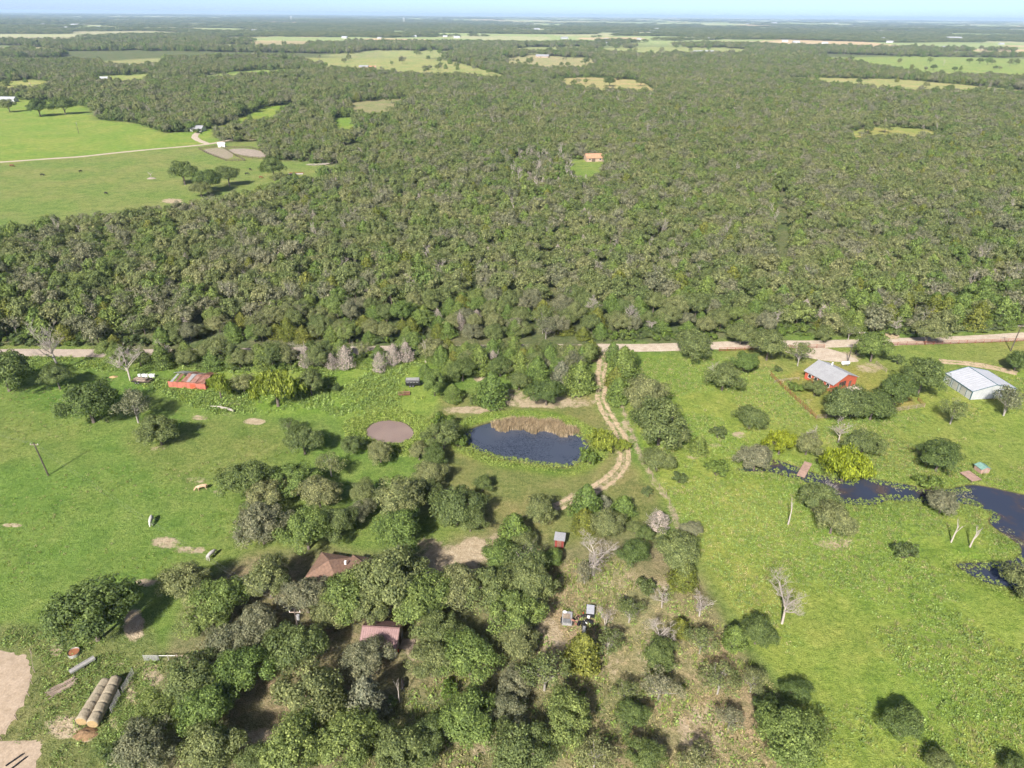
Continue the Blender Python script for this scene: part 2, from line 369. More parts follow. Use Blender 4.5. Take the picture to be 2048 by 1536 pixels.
# ------------------------------------------------------------------ ground sheet
def axis(lo, hi, core0, core1, step, g):
    a = list(np.arange(core0, core1+1e-6, step))
    s = step; v = a[-1]
    while v < hi: s *= g; v += s; a.append(v)
    s = step; v = a[0]; pre = []
    while v > lo: s *= g; v -= s; pre.append(v)
    return np.array(pre[::-1]+a)
gx = axis(-52000, 52000, -118, 122, .5, 1.026)
gy = axis(10, 90000, 42, 205, .5, 1.024)
X, Y = np.meshgrid(gx, gy); X = X.ravel(); Y = Y.ravel()
Z = zg(X, Y)
U, V = proj(X, Y, Z)
D = np.hypot(X, Y)
nxx, nyy = len(gx), len(gy)
C = np.empty((len(X), 3)); C[:] = (.1, .13, .048)
bare = np.zeros(len(X))
def paint(mask, c):
    C[:] = C*(1-mask[:, None]) + np.array(c)*mask[:, None]
wf = np.interp(U, [p[0] for p in WOOD_FRONT], [p[1] for p in WOOD_FRONT])
nr = (D < 480)
paint(sstep(-6, 6, V-wf)*nr, (.125, .195, .04))
jit = (fbm(X/9, Y/9, 5, 3)-.5)
for pl, c, soft in GROUND_PATCH:
    m = np.zeros(len(X)); m[nr] = 1-sstep(-soft, soft, sdist(pl, U[nr], V[nr], soft*3) + jit[nr]*soft*2.2)
    paint(m, c)
mid = (D > 300) & (D < 5200)
for k, (pl, c) in CLEAR.items():
    m = np.zeros(len(X)); sdp = sdist(pl, U[mid], V[mid], 4)
    m[mid] = 1-sstep(-1.5, 2.5, sdp)
    paint(m, c)
# far country: field pattern of greens, straw and ploughland
fw = far_wood(X, Y); ff = sstep(2300, 3000, D)*(~fw)
fn = vnoise(X/420+7, Y/420, 77); fcol = np.where(fn[:, None] > .72, (.42, .36, .19), np.where(fn[:, None] > .35, (.25, .33, .12), (.32, .36, .17)))
C[:] = C*(1-ff[:, None]) + fcol*ff[:, None]
for (u, v, ru, rv, s) in BARE:
    w_ = (np.abs(U-u) < ru*1.5) & (np.abs(V-v) < rv*1.5) & (D < 900)
    q = ((U[w_]-u)/ru)**2 + ((V[w_]-v)/rv)**2
    bare[w_] = np.maximum(bare[w_], s*(1-sstep(.15, 1.9, q)))
# stripes of wear along the wire fence and lake shores
def polyline_d(pts, X, Y):
    d = np.full(np.shape(X), 1e9)
    for a, b in zip(pts[:-1], pts[1:]):
        ex, ey = b[0]-a[0], b[1]-a[1]
        t = np.clip(((X-a[0])*ex+(Y-a[1])*ey)/(ex*ex+ey*ey), 0, 1)
        d = np.minimum(d, np.hypot(X-a[0]-ex*t, Y-a[1]-ey*t))
    return d
WIRE = [(1243,812),(1250,835),(1262,866),(1281,913),(1305,958),(1332,994),(1353,1043),(1362,1075)]
n2 = nr & (Y > 60)
wd = polyline_d([flat(*p) for p in WIRE], X[n2], Y[n2]); bare[n2] = np.maximum(bare[n2], .62*(1-sstep(.4, 2.0, wd)))
dd = polyline_d([flat(*p) for p in smooth_line(DRIVE, 1)], X[n2], Y[n2]); bare[n2] = np.maximum(bare[n2], .62*(1-sstep(1.2, 3.4, dd)))
rd = polyline_d([flat(*p) for p in ROAD], X[nr], Y[nr]); bare[nr] = np.maximum(bare[nr], .5*(1-sstep(2.5, 5.5, rd)))
pd = pond_sd(X[nr], Y[nr])
wet = np.zeros(len(X)); wet[nr] = 1-sstep(-.6, .5, pd)
paint(wet, (.045, .038, .025))
lush = np.zeros(len(X)); lush[nr] = sstep(.2, 1.2, pd)*(1-sstep(2.5, 5.5, pd))
paint(lush*.8, (.12, .2, .028)); bare *= (1-lush*.8)
gi = np.arange(nxx*nyy).reshape(nyy, nxx)
F = np.stack([gi[:-1, :-1].ravel(), gi[:-1, 1:].ravel(), gi[1:, 1:].ravel(), gi[1:, :-1].ravel()], 1)
def ground_material():
    m, t, n, l, b = nt('grassland')
    pos = N(t, 'ShaderNodeNewGeometry').outputs['Position']
    ca = N(t, 'ShaderNodeAttribute', attribute_name='soil').outputs['Color']
    ba = N(t, 'ShaderNodeAttribute', attribute_name='bare').outputs['Fac']
    n0 = noise(t, .035, 3, .5, pos); n1 = noise(t, .22, 4, .6, pos, .4); n2 = noise(t, 1.1, 5, .7, pos); n3 = noise(t, 4.5, 3, .7, pos)
    c = mixc(t, ca, mixc(t, ca, (1.3, 1.05, 1.3), 1.0, 'MULTIPLY'), ramp(t, n0, [(.4, (0, 0, 0)), (.62, (1, 1, 1))]))
    c = mixc(t, c, ramp(t, n1, [(.3, (.74, .82, .76)), (.5, (1, 1, 1)), (.72, (1.28, 1.14, 1.3))]), 1.0, 'MULTIPLY')
    c = mixc(t, c, ramp(t, n2, [(.3, (.58, .64, .54)), (.52, (1, 1, 1)), (.75, (1.42, 1.32, 1.4))]), 1.0, 'MULTIPLY')
    c = mixc(t, c, ramp(t, n3, [(.3, (.58, .64, .55)), (.5, (1, 1, 1)), (.72, (1.5, 1.4, 1.55))]), 1.0, 'MULTIPLY')
    dirt = ramp(t, n2, [(.25, (.26, .2, .125)), (.5, (.39, .31, .21)), (.78, (.52, .44, .325))])
    nd = noise(t, .45, 7, .72, pos)
    k = mth(t, 'ADD', ba, mth(t, 'MULTIPLY', mth(t, 'SUBTRACT', nd, .5), 1.5))
    k = mth(t, 'ADD', k, mth(t, 'MULTIPLY', mth(t, 'SUBTRACT', n3, .5), .5))
    k = ramp(t, k, [(.5, (0, 0, 0)), (.78, (1, 1, 1))])
    k = mixc(t, (0, 0, 0), k, mth(t, 'GREATER_THAN', ba, .02))
    c = mixc(t, c, dirt, k)
    l.new(c, b.inputs['Base Color']); b.inputs['Roughness'].default_value = .95; b.inputs['Specular IOR Level'].default_value = .08
    h = mth(t, 'ADD', n3, mth(t, 'MULTIPLY', n2, 1.2))
    bp = N(t, 'ShaderNodeBump', Strength=.75, Distance=.35); l.new(h, bp.inputs['Height']); l.new(bp.outputs['Normal'], b.inputs['Normal'])
    return m
me = np_mesh('ground', np.stack([X, Y, Z], 1), F, ground_material(), smooth=True)
a = me.attributes.new('soil', 'FLOAT_COLOR', 'POINT'); a.data.foreach_set('color', np.concatenate([C, np.ones((len(C), 1))], 1).astype(np.float32).ravel())
a = me.attributes.new('bare', 'FLOAT', 'POINT'); a.data.foreach_set('value', bare.astype(np.float32))
tag(mobj('ground', me), kind='structure')
del X, Y, Z, U, V, D, C, bare, F, gi, wf, jit, fw, ff, fn, fcol

# ------------------------------------------------------------------ water
def water_material(name, body, film, film_amt, rough=.06, mode='crack'):
    m, t, n, l, b = nt(name)
    pos = N(t, 'ShaderNodeNewGeometry').outputs['Position']
    if mode == 'crack':
        wob = noise(t, .5, 3, .6, pos)
        v = N(t, 'ShaderNodeTexVoronoi', feature='DISTANCE_TO_EDGE', Scale=1.15)
        mp = N(t, 'ShaderNodeVectorMath', operation='ADD'); l.new(pos, mp.inputs[0])
        nz = N(t, 'ShaderNodeTexNoise', Scale=.9, Detail=4); l.new(pos, nz.inputs['Vector'])
        sc = N(t, 'ShaderNodeVectorMath', operation='SCALE'); sc.inputs['Scale'].default_value = 3.4; l.new(nz.outputs['Color'], sc.inputs[0])
        l.new(sc.outputs[0], mp.inputs[1]); l.new(mp.outputs[0], v.inputs['Vector'])
        k = ramp(t, v.outputs['Distance'], [(.02, (0, 0, 0)), (.12, (1, 1, 1))])
        pa = ramp(t, noise(t, .07, 3, .6, pos), [(.4, (1, 1, 1)), (.62, (.0, .0, .0))])
        k = mixc(t, k, (1, 1, 1), pa)
    else:
        k = ramp(t, noise(t, .16, 6, .7, pos, .5), [(.5, (0, 0, 0)), (.66, (1, 1, 1))])
    k = mth(t, 'MULTIPLY', k, film_amt)
    l.new(mixc(t, body, film, k), b.inputs['Base Color'])
    l.new(mth(t, 'ADD', mth(t, 'MULTIPLY', k, .35), rough), b.inputs['Roughness'])
    b.inputs['IOR'].default_value = 1.5
    bp = N(t, 'ShaderNodeBump', Strength=.12, Distance=.06); l.new(noise(t, 2.2, 3, .6, pos), bp.inputs['Height']); l.new(bp.outputs['Normal'], b.inputs['Normal'])
    return m
def sheet(name, poly, z, mat, grow=0.0):
    n = len(poly); cx = sum(p[0] for p in poly)/n; cy_ = sum(p[1] for p in poly)/n
    me = bpy.data.meshes.new(name); me.from_pydata([(p[0], p[1], z) for p in poly], [], [tuple(range(n))]); me.materials.append(mat)
    return tag(mobj(name, me), kind='structure')
sheet('pond_water', POND, -.45, water_material('pond_film_water', (.02, .026, .04), (.055, .067, .098), .85))  # floating film; its blue and the navy body also paint in sky reflection
sheet('muddy_pond_water', POND2, -.45, water_material('muddy_water', (.2, .145, .125), (.24, .18, .15), .8, .3, 'patch'))
sheet('creek_water', CREEK, -.45, water_material('creek_dark_water', (.03, .037, .06), (.075, .05, .034), .8, .05, 'patch'))  # navy body colour paints in the sky blue the reflection lacks

# ------------------------------------------------------------------ roads and bare yards, laid 4 cm proud of the grass
def strip(name, line, width, mat, dz=.05, step=1.0, wob=.12, offs=(0.0,), seed=1, k=2):
    pts = [flat(*p) for p in smooth_line(line, k)]
    # resample
    d = np.concatenate([[0], np.cumsum(np.hypot(np.diff([p[0] for p in pts]), np.diff([p[1] for p in pts])))])
    s = np.arange(0, d[-1], step); x = np.interp(s, d, [p[0] for p in pts]); y = np.interp(s, d, [p[1] for p in pts])
    tx = np.gradient(x); ty = np.gradient(y); L = np.hypot(tx, ty); nx_, ny_ = -ty/L, tx/L
    Vs = []; Fs = []; base = 0
    for o in offs:
        a = width/2*(1+wob*3*(fbm(s/4.0, s*0+o*9+seed, seed, 3)-.5)); b_ = width/2*(1+wob*3*(fbm(s/4.0, s*0+o*9+40+seed, seed, 3)-.5))
        rows = []
        for q in (-1, -.4, .4, 1):
            w = o + np.where(q > 0, a, b_)*q
            px, py = x+nx_*w, y+ny_*w
            z_ = zg(px, py)
            rows.append(np.stack([px, py, z_ + (dz if abs(q) < 1 else dz*.3)], 1))
        R_ = np.stack(rows, 1); n = len(s)
        Vs.append(R_.reshape(-1, 3))
        for j in range(3):
            i0 = base+np.arange(n-1)*4+j
            Fs.append(np.stack([i0+1, i0, i0+4, i0+5], 1))
        base += n*4
    me = np_mesh(name, np.concatenate(Vs), np.concatenate(Fs), mat, smooth=True)
    return tag(mobj(name, me), kind='structure')
def gravel(name, c, c2, patch=None):
    m, t, n, l, b = nt(name)
    pos = N(t, 'ShaderNodeNewGeometry').outputs['Position']
    f = noise(t, .5, 7, .7, pos); g = noise(t, 3.0, 4, .7, pos)
    cc = mixc(t, c2, c, ramp(t, f, [(.34, (0, 0, 0)), (.62, (1, 1, 1))]))
    cc = mixc(t, cc, ramp(t, g, [(.3, (.8, .8, .8)), (.7, (1.15, 1.15, 1.15))]), 1.0, 'MULTIPLY')
    if patch:
        cc = mixc(t, cc, patch, ramp(t, noise(t, .8, 5, .75, pos), [(.5, (0, 0, 0)), (.6, (1, 1, 1))]))
    l.new(cc, b.inputs['Base Color']); b.inputs['Roughness'].default_value = .95; b.inputs['Specular IOR Level'].default_value = .1
    bp = N(t, 'ShaderNodeBump', Strength=.5, Distance=.12); l.new(mth(t, 'ADD', f, g), bp.inputs['Height']); l.new(bp.outputs['Normal'], b.inputs['Normal'])
    return m
M['road'] = gravel('pale_gravel', (.46, .39, .31), (.36, .29, .22))
M['road_left'] = gravel('grey_gravel', (.4, .33, .27), (.33, .27, .22))
M['track'] = gravel('sandy_track', (.46, .35, .24), (.34, .25, .16), (.17, .19, .07))
M['sand'] = gravel('arena_sand', (.4, .315, .235), (.31, .24, .17))
M['pen'] = gravel('pen_soil', (.34, .29, .24), (.24, .2, .16))
strip('gravel_road', ROAD[5:], 5.4, M['road'], .07, 1.5, .06, seed=3)
strip('gravel_road', ROAD[:6], 5.4, M['road_left'], .07, 1.5, .06, seed=4)
strip('dirt_driveway', DRIVE, .95, M['track'], .05, .5, .5, (-.92, .92), 5)
strip('farm_road', FARM_ROAD, 4.6, M['road'], .12, 4, .1, seed=6)
strip('farm_road', [(418,288),(398,282),(388,275),(392,268),(398,263)], 5, M['road'], .16, 3, .15, seed=7)
strip('dirt_path', [(1766,646),(1772,655),(1780,664),(1790,682)], 4.2, M['track'], .05, 1, .1, seed=8)
strip('dirt_path', [(1880,722),(1930,726),(1980,733),(2040,748)], 1.6, M['track'], .04, 1, .35, (-.8, .8), seed=9)
def yard(name, px, mat, dz=.05, k=2, rough=.5, seed=0):
    p = smooth_poly([flat(*q) for q in px], k); n = len(p)
    cx = sum(q[0] for q in p)/n; cy_ = sum(q[1] for q in p)/n
    rings = 7; Vs = []; Fs = []
    for r in range(rings+1):
        f = r/rings
        for i, q in enumerate(p):
            e = 1+(rough*.25*(vnoise(np.array([i*.7]), np.array([seed+.5]), 4)[0]-.5) if r == rings else 0)
            Vs.append((cx+(q[0]-cx)*f*e, cy_+(q[1]-cy_)*f*e))
    A = np.array(Vs); z = zg(A[:, 0], A[:, 1])+dz; z[-n:] -= dz*.8
    for r in range(rings):
        for i in range(n): Fs.append((r*n+i, (r+1)*n+i, (r+1)*n+(i+1) % n, r*n+(i+1) % n))
    me = np_mesh(name, np.column_stack([A, z]), Fs, mat, smooth=True)
    return tag(mobj(name, me), kind='structure')
yard('sand_arena', [(-260,1300),(0,1303),(40,1306),(62,1325),(66,1350),(55,1390),(30,1440),(0,1478),(-60,1500),(-300,1500)], M['sand'], .06, 3, .7, 1)
yard('sand_yard', [(-200,1500),(0,1484),(60,1480),(87,1484),(84,1500),(66,1540),(40,1580),(-200,1640)], M['sand'], .06, 3, .7, 2)
yard('gravel_drive', [(1560,704),(1617,698),(1648,695),(1670,701),(1702,713),(1724,724),(1690,725),(1645,722),(1600,714)], M['road'], .05, 2, .4, 3)
yard('pen_yard', [(455,298),(500,297),(534,306),(532,316),(490,313),(462,305)], M['pen'], .15, 1, .2, 4)
yard('pen_yard', [(402,299),(440,295),(455,300),(470,312),(452,320),(420,308)], gravel('weedy_pen_soil', (.3, .24, .2), (.2, .2, .1)), .15, 1, .2, 5)

# ------------------------------------------------------------------ tree shapes
def quads(Pn, Nn, S, asp, rng, hang=0.0):
    """leaf sprays: one diamond each"""
    n = len(Pn)
    Nn = Nn/np.maximum(np.linalg.norm(Nn, axis=1, keepdims=True), 1e-9)
    R_ = rng.normal(size=(n, 3))
    if hang: R_ = R_*(1-hang) + np.array([0, 0, -1.0])*hang*2
    T = R_ - (R_*Nn).sum(1, keepdims=True)*Nn; T /= np.maximum(np.linalg.norm(T, axis=1, keepdims=True), 1e-9)
    B = np.cross(Nn, T)
    s = S[:, None]
    Vv = np.stack([Pn-T*s, Pn+B*s*asp+Nn*s*.12, Pn+T*s, Pn-B*s*asp-Nn*s*.1], 1).reshape(-1, 3)
    Ff = np.arange(4*n).reshape(n, 4)
    return Vv, Ff
def lobes_oak(rng, R, H, z0, nl, low=-.35, flat_top=1.0):
    hz = (H-z0)/2; zc = z0+hz
    ph = rng.uniform(0, 6.28, 3); out = []
    for i in range(nl):
        for _ in range(40):
            d = rng.normal(size=3); d /= np.linalg.norm(d)
            if d[2] > low: break
        az = math.atan2(d[1], d[0])
        rr = 1+.2*math.sin(2*az+ph[0])+.15*math.sin(3*az+ph[1])+.12*math.sin(5*az+ph[2]+2*d[2])
        f = rng.uniform(.6, .98) if rng.random() < .85 else rng.uniform(.2, .6)
        r = R*rng.uniform(.13, .3)
        out.append((np.array([d[0]*R*rr*f, d[1]*R*rr*f, zc+d[2]*hz*f*flat_top]), r))
    return out
def crown_oak(seed, R=5., H=8., z0=1.3, nl=62, per=130, leaf=.24, low=-.35, jit=.42, asp=.62, fill=1.0):
    rng = np.random.default_rng(seed)
    lb = lobes_oak(rng, R, H, z0, nl, low)
    Ps, Ns, Ss = [], [], []
    for c, r in lb:
        k = int(per*(r/(.26*R))**2*rng.uniform(.6, 1.3)*fill)
        d = rng.normal(size=(k, 3)); d[:, 2] += .35; d /= np.linalg.norm(d, axis=1, keepdims=True)
        rad = r*(.55+.5*rng.random((k, 1))**.6)
        p = c + d*rad*np.array([1.12, 1.12, .82])
        dm = p-np.array([0, 0, z0+(H-z0)*.35]); dm = dm/np.maximum(np.linalg.norm(dm, axis=1, keepdims=True), .1)
        Ps.append(p); Ns.append(d*.75 + dm*.55 + rng.normal(size=(k, 3))*jit + np.array([0, 0, .1])); Ss.append(leaf*rng.uniform(.6, 1.35, k))
    return np.concatenate(Ps), np.concatenate(Ns), np.concatenate(Ss), lb
def crown_cedar(seed, R=2.6, H=7., z0=.35, n=4600, leaf=.2):
    rng = np.random.default_rng(seed)
    ph = rng.uniform(0, 6.28, 4)
    z = z0+(H-z0)*rng.random(n)**1.25
    t = (z-z0)/(H-z0); az = rng.uniform(0, 2*math.pi, n)
    prof = np.minimum(1, (t+.1)/.2)**.6*(1-t**2.3)**.8
    tier = 1+.16*np.sin(z*3.1+ph[0]+1.7*np.sin(az+ph[1]))+.14*np.sin(3*az+ph[2]+z)+.1*np.sin(7*az+z*2.3+ph[3])
    rr = R*prof*tier*(.5+.55*rng.random(n)**.45)
    p = np.stack([rr*np.cos(az), rr*np.sin(az), z+.2*rng.normal(size=n)], 1)
    nn = np.stack([np.cos(az), np.sin(az), .55+0*az], 1)+rng.normal(size=(n, 3))*.5
    return p, nn, leaf*rng.uniform(.6, 1.35, n)
def crown_willow(seed, R=4.2, H=8, z0=.5, nl=46, per=115, leaf=.34):
    rng = np.random.default_rng(seed)
    lb = lobes_oak(rng, R, H, z0+1.2, nl, -.2)
    Ps, Ns, Ss = [], [], []
    for c, r in lb:
        k = int(per*rng.uniform(.7, 1.2))
        d = rng.normal(size=(k, 3)); d[:, 2] *= .7; d /= np.linalg.norm(d, axis=1, keepdims=True)
        p = c+d*r*np.array([1., 1., .8])*rng.uniform(.6, 1.0, (k, 1))
        p[:, 2] -= rng.random(k)**2*1.9*(c[2]/H+.2); p[:, 2] = np.maximum(p[:, 2], z0*rng.uniform(.5, 1.5, k))
        q = p.copy(); q[:, 2] = 0
        Ps.append(p); Ns.append(d*.7+q/R*.5+rng.normal(size=(k, 3))*.35); Ss.append(leaf*rng.uniform(.6, 1.3, k))
    return np.concatenate(Ps), np.concatenate(Ns), np.concatenate(Ss), lb
def limbs(mb, rng, H, z0, lb, r0, nl=7, n=6, lean=.5):
    """a tapered trunk and limbs that end in the crown's lobes"""
    top = Vector((rng.uniform(-.4, .4)*lean, rng.uniform(-.4, .4)*lean, z0+(H-z0)*.5))
    mb.tube([(0, 0, -.35), (0, 0, .25), (top.x*.3, top.y*.3, top.z*.5), top], [r0*1.5, r0*1.05, r0*.85, r0*.5], n+2)
    order = rng.permutation(len(lb))[:nl]
    for i in order:
        c, r = lb[i]; st = Vector((top.x*.5, top.y*.5, z0*.6+(top.z-z0*.6)*rng.uniform(.2, .9)))
        e = Vector(c); mid_ = st.lerp(e, .5)+Vector((rng.uniform(-.3, .3), rng.uniform(-.3, .3), rng.uniform(0, .5)))
        mb.tube([st, mid_, e], [r0*.5, r0*.32, r0*.1], n, False)
def dead_tree(mb, seed, H=8., spread=.6, r0=.26, levels=4, kids=4, n=5, up=.5):
    rng = random.Random(seed)
    def grow(p, d, L, r, lv):
        pts = [p]; rad = [r]; q = p.copy(); dd = d.copy()
        k = 4 if lv == 0 else 3
        for i in range(k):
            dd = (dd + Vector((rng.uniform(-.3, .3), rng.uniform(-.3, .3), rng.uniform(-.08, .22)))*(.35 if lv == 0 else .8)).normalized()
            q = q+dd*(L/k); pts.append(q.copy()); rad.append(r*(1-.62*(i+1)/k))
        mb.tube(pts, rad, n if lv < 2 else 3, False)
        if lv < levels:
            for j in range(kids + (1 if lv == 0 else 0)):
                f = rng.uniform(.45, 1.0) if lv == 0 else rng.uniform(.3, 1.0)
                x = f*k; i = min(int(x), k-1); s = pts[i].lerp(pts[i+1], x-i)
                a = rng.uniform(0, 6.28); w = rng.uniform(.55, 1.15)*spread*1.6
                side = Vector((math.cos(a), math.sin(a), rng.uniform(-.1, .6)))
                nd = (dd*(1-.35*w) + side*w + Vector((0, 0, up*.3))).normalized()
                grow(s, nd, L*rng.uniform(.42, .68), max(rad[i]*.6, .014), lv+1)
    grow(Vector((0, 0, -.3)), Vector((rng.uniform(-.08, .08), rng.uniform(-.08, .08), 1)), H*.62, r0, 0)

SHAPES = {}   # kind -> list of (crown mesh or None, trunk mesh, crown width, height)
def reg(kind, crown, trunk, w, h): SHAPES.setdefault(kind, []).append((crown, trunk, w, h))
def dims(V_):
    r = np.hypot(V_[:, 0], V_[:, 1]); return 2*np.percentile(r, 97), np.percentile(V_[:, 2], 99.5)
# broadleaf shapes are shared between leaf colours
OAKV = []
for i in range(6):
    rng = np.random.default_rng(100+i)
    H = rng.uniform(7.4, 9.0)
    p, nn, s, lb = crown_oak(200+i, 5., H, 1.25, int(rng.integers(72, 94)), 245, .178)
    OAKV.append((p, nn, s, lb, H))
def leaf_variant(name, p, nn, s, mat, asp=.62, hang=0., seed=1):
    Vv, Ff = quads(p, nn, s, asp, np.random.default_rng(seed), hang)
    return np_mesh(name, Vv, Ff, mat)
for i, (p, nn, s, lb, H) in enumerate(OAKV):
    rng = np.random.default_rng(300+i)
    w, h = dims(p)
    mb = MB(); limbs(mb, rng, H, 1.25, lb, .3, 8); tm = mb.mesh('trunk', M['bark'], True)
    base = leaf_variant('crown', p, nn, s, M['oak'], seed=i)
    for kind, mat in (('o', 'oak'), ('g', 'oak_green'), ('d', 'oak_dark'), ('e', 'oak_grey')):
        m2 = base if kind == 'o' else base.copy()
        if kind != 'o': m2.materials.clear(); m2.materials.append(M[mat])
        reg(kind, m2, tm, w, h)
for i in range(4):    # thin crowns with pale limbs showing
    p, nn, s, lb = crown_oak(420+i, 4.8, 8.6, 1.8, 40, 100, .2, -.1, .7)
    rng = np.random.default_rng(430+i); mb = MB(); limbs(mb, rng, 8.6, 1.8, lb, .24, 16)
    dead_tree(mb, 440+i, 8.8, .75, .2, 3, 4, 5, .8)
    w, h = dims(p); reg('s', leaf_variant('crown', p, nn, s, M['oak_grey' if i == 0 else 'oak'], seed=i), mb.mesh('trunk', M['bark_pale'], True), w, h)
for i in range(5):
    p, nn, s = crown_cedar(500+i, 2.7+.3*(i % 3), 6.4+.5*(i % 2)); w, h = dims(p)
    mb = MB(); mb.tube([(0, 0, -.3), (0, 0, 1.2), (.1, .05, 4.6)], [.26, .2, .05], 7)
    for k in range(6):
        a = k*1.9; mb.tube([(0, 0, .5+k*.5), (math.cos(a)*1.1, math.sin(a)*1.1, .9+k*.6)], [.07, .02], 4, False)
    tm = mb.mesh('trunk', M['bark'], True)
    base = leaf_variant('crown', p, nn, s, M['cedar'], .5, .25, i)
    for kind, mat in (('c', 'cedar'), ('y', 'cedar_yellow'), ('k', 'cedar_grey')):
        m2 = base if kind == 'c' else base.copy()
        if kind != 'c': m2.materials.clear(); m2.materials.append(M[mat])
        reg(kind, m2, tm, w, h)
for i in range(3):
    p, nn, s, lb = crown_willow(600+i); w, h = dims(p)
    mb = MB(); limbs(mb, np.random.default_rng(610+i), 7.5, 1.0, lb, .3, 8); tm = mb.mesh('trunk', M['bark'], True)
    base = leaf_variant('crown', p, nn, s, M['willow'], .3, .7, i); reg('w', base, tm, w, h)
    m2 = base.copy(); m2.materials.clear(); m2.materials.append(M['willow_yellow']); reg('v', m2, tm, w, h)
for i in range(4):
    p, nn, s, lb = crown_oak(700+i, 2.2, 2.9, .1, 26, 95, .17, -.15, .6); w, h = dims(p)
    mb = MB()
    for k in range(5): mb.tube([(0, 0, -.2), tuple(lb[k][0]*np.array([.5, .5, .5])), tuple(lb[k][0])], [.07, .05, .02], 4, False)
    tm = mb.mesh('stem', M['bark'])
    base = leaf_variant('foliage', p, nn, s, M['bush'], seed=i); reg('b', base, tm, w, h)
    m2 = base.copy(); m2.materials.clear(); m2.materials.append(M['bush_light']); reg('l', m2, tm, w, h)
for i in range(6):
    mb = MB(); dead_tree(mb, 800+i, 8.2, .85, .24, 4, 5, 6); me = mb.mesh('branches', M['bark_dead'], True)
    A = np.array(mb.v); w, h = dims(A); reg('x', None, me, w, h)
for i in range(3):
    mb = MB(); dead_tree(mb, 850+i, 8.5, .4, .4, 2, 2, 7); me = mb.mesh('branches', M['bark_dead'], True)
    A = np.array(mb.v); w, h = dims(A); reg('t', None, me, w, h)
for i in range(3):
    p, nn, s = crown_cedar(900+i, 2.4, 7., .8, 2600, .2); w, h = dims(p)
    mb = MB(); dead_tree(mb, 910+i, 7.4, .42, .16, 3, 5, 5, .3)
    reg('m', leaf_variant('crown', p, nn, s, M['deadneedle'], .28, .2, i), mb.mesh('trunk', M['bark_dead'], True), w, h)
KIND = {'o': ('oak_tree', 'tree'), 'g': ('oak_tree', 'tree'), 'd': ('oak_tree', 'tree'), 'e': ('oak_tree', 'tree'), 's': ('oak_tree', 'tree'), 'c': ('cedar_tree', 'tree'), 'y': ('cedar_tree', 'tree'), 'k': ('cedar_tree', 'tree'), 'w': ('willow_tree', 'tree'), 'v': ('willow_tree', 'tree'), 'b': ('bush', 'bush'), 'l': ('bush', 'bush'), 'x': ('dead_tree', 'dead tree'), 't': ('dead_tree', 'dead tree'), 'm': ('dead_cedar', 'dead tree')}
cnt = {}
def plant(kind, x, y, width, label, group=None, hs=1.0):
    sh = SHAPES[kind]; i = cnt.get(kind, rnd.randrange(len(sh))); cnt[kind] = i+1
    cm, tm, w, h = sh[i % len(sh)]
    nm, cat = KIND[kind]; s = width/w*(1.05 if cm is not None else 1.05)
    o = empty(nm, (x, y, zg1(x, y)-.03), rnd.uniform(0, 6.28), label, cat, group)
    o.scale = (s*rnd.uniform(.95, 1.05), s*rnd.uniform(.95, 1.05), s*hs)
    mobj(tm.name.split('.')[0], tm, o)
    if cm is not None: mobj(cm.name.split('.')[0], cm, o)
    return o
def plant_px(u, v, wpx, kind, label, hs=1.0, group=None):
    """u, v: middle of the crown in the photograph; wpx its width there"""
    if u < 1160 and v > 1130: wpx *= 1.16
    elif 440 < u < 960 and v > 930: wpx *= 1.1
    sh = SHAPES[kind][0]; ratio = sh[3]/sh[2]*hs
    zc = 2.5
    for _ in range(3):
        p = P(u, v, zc); dep = -(CRn.T @ (np.array([p.x, p.y, p.z+zc-CAM_H])))[2]
        wm = wpx*dep/FPX; zc = wm*ratio*.54
    return plant(kind, p.x, p.y, wm, label, group, hs)

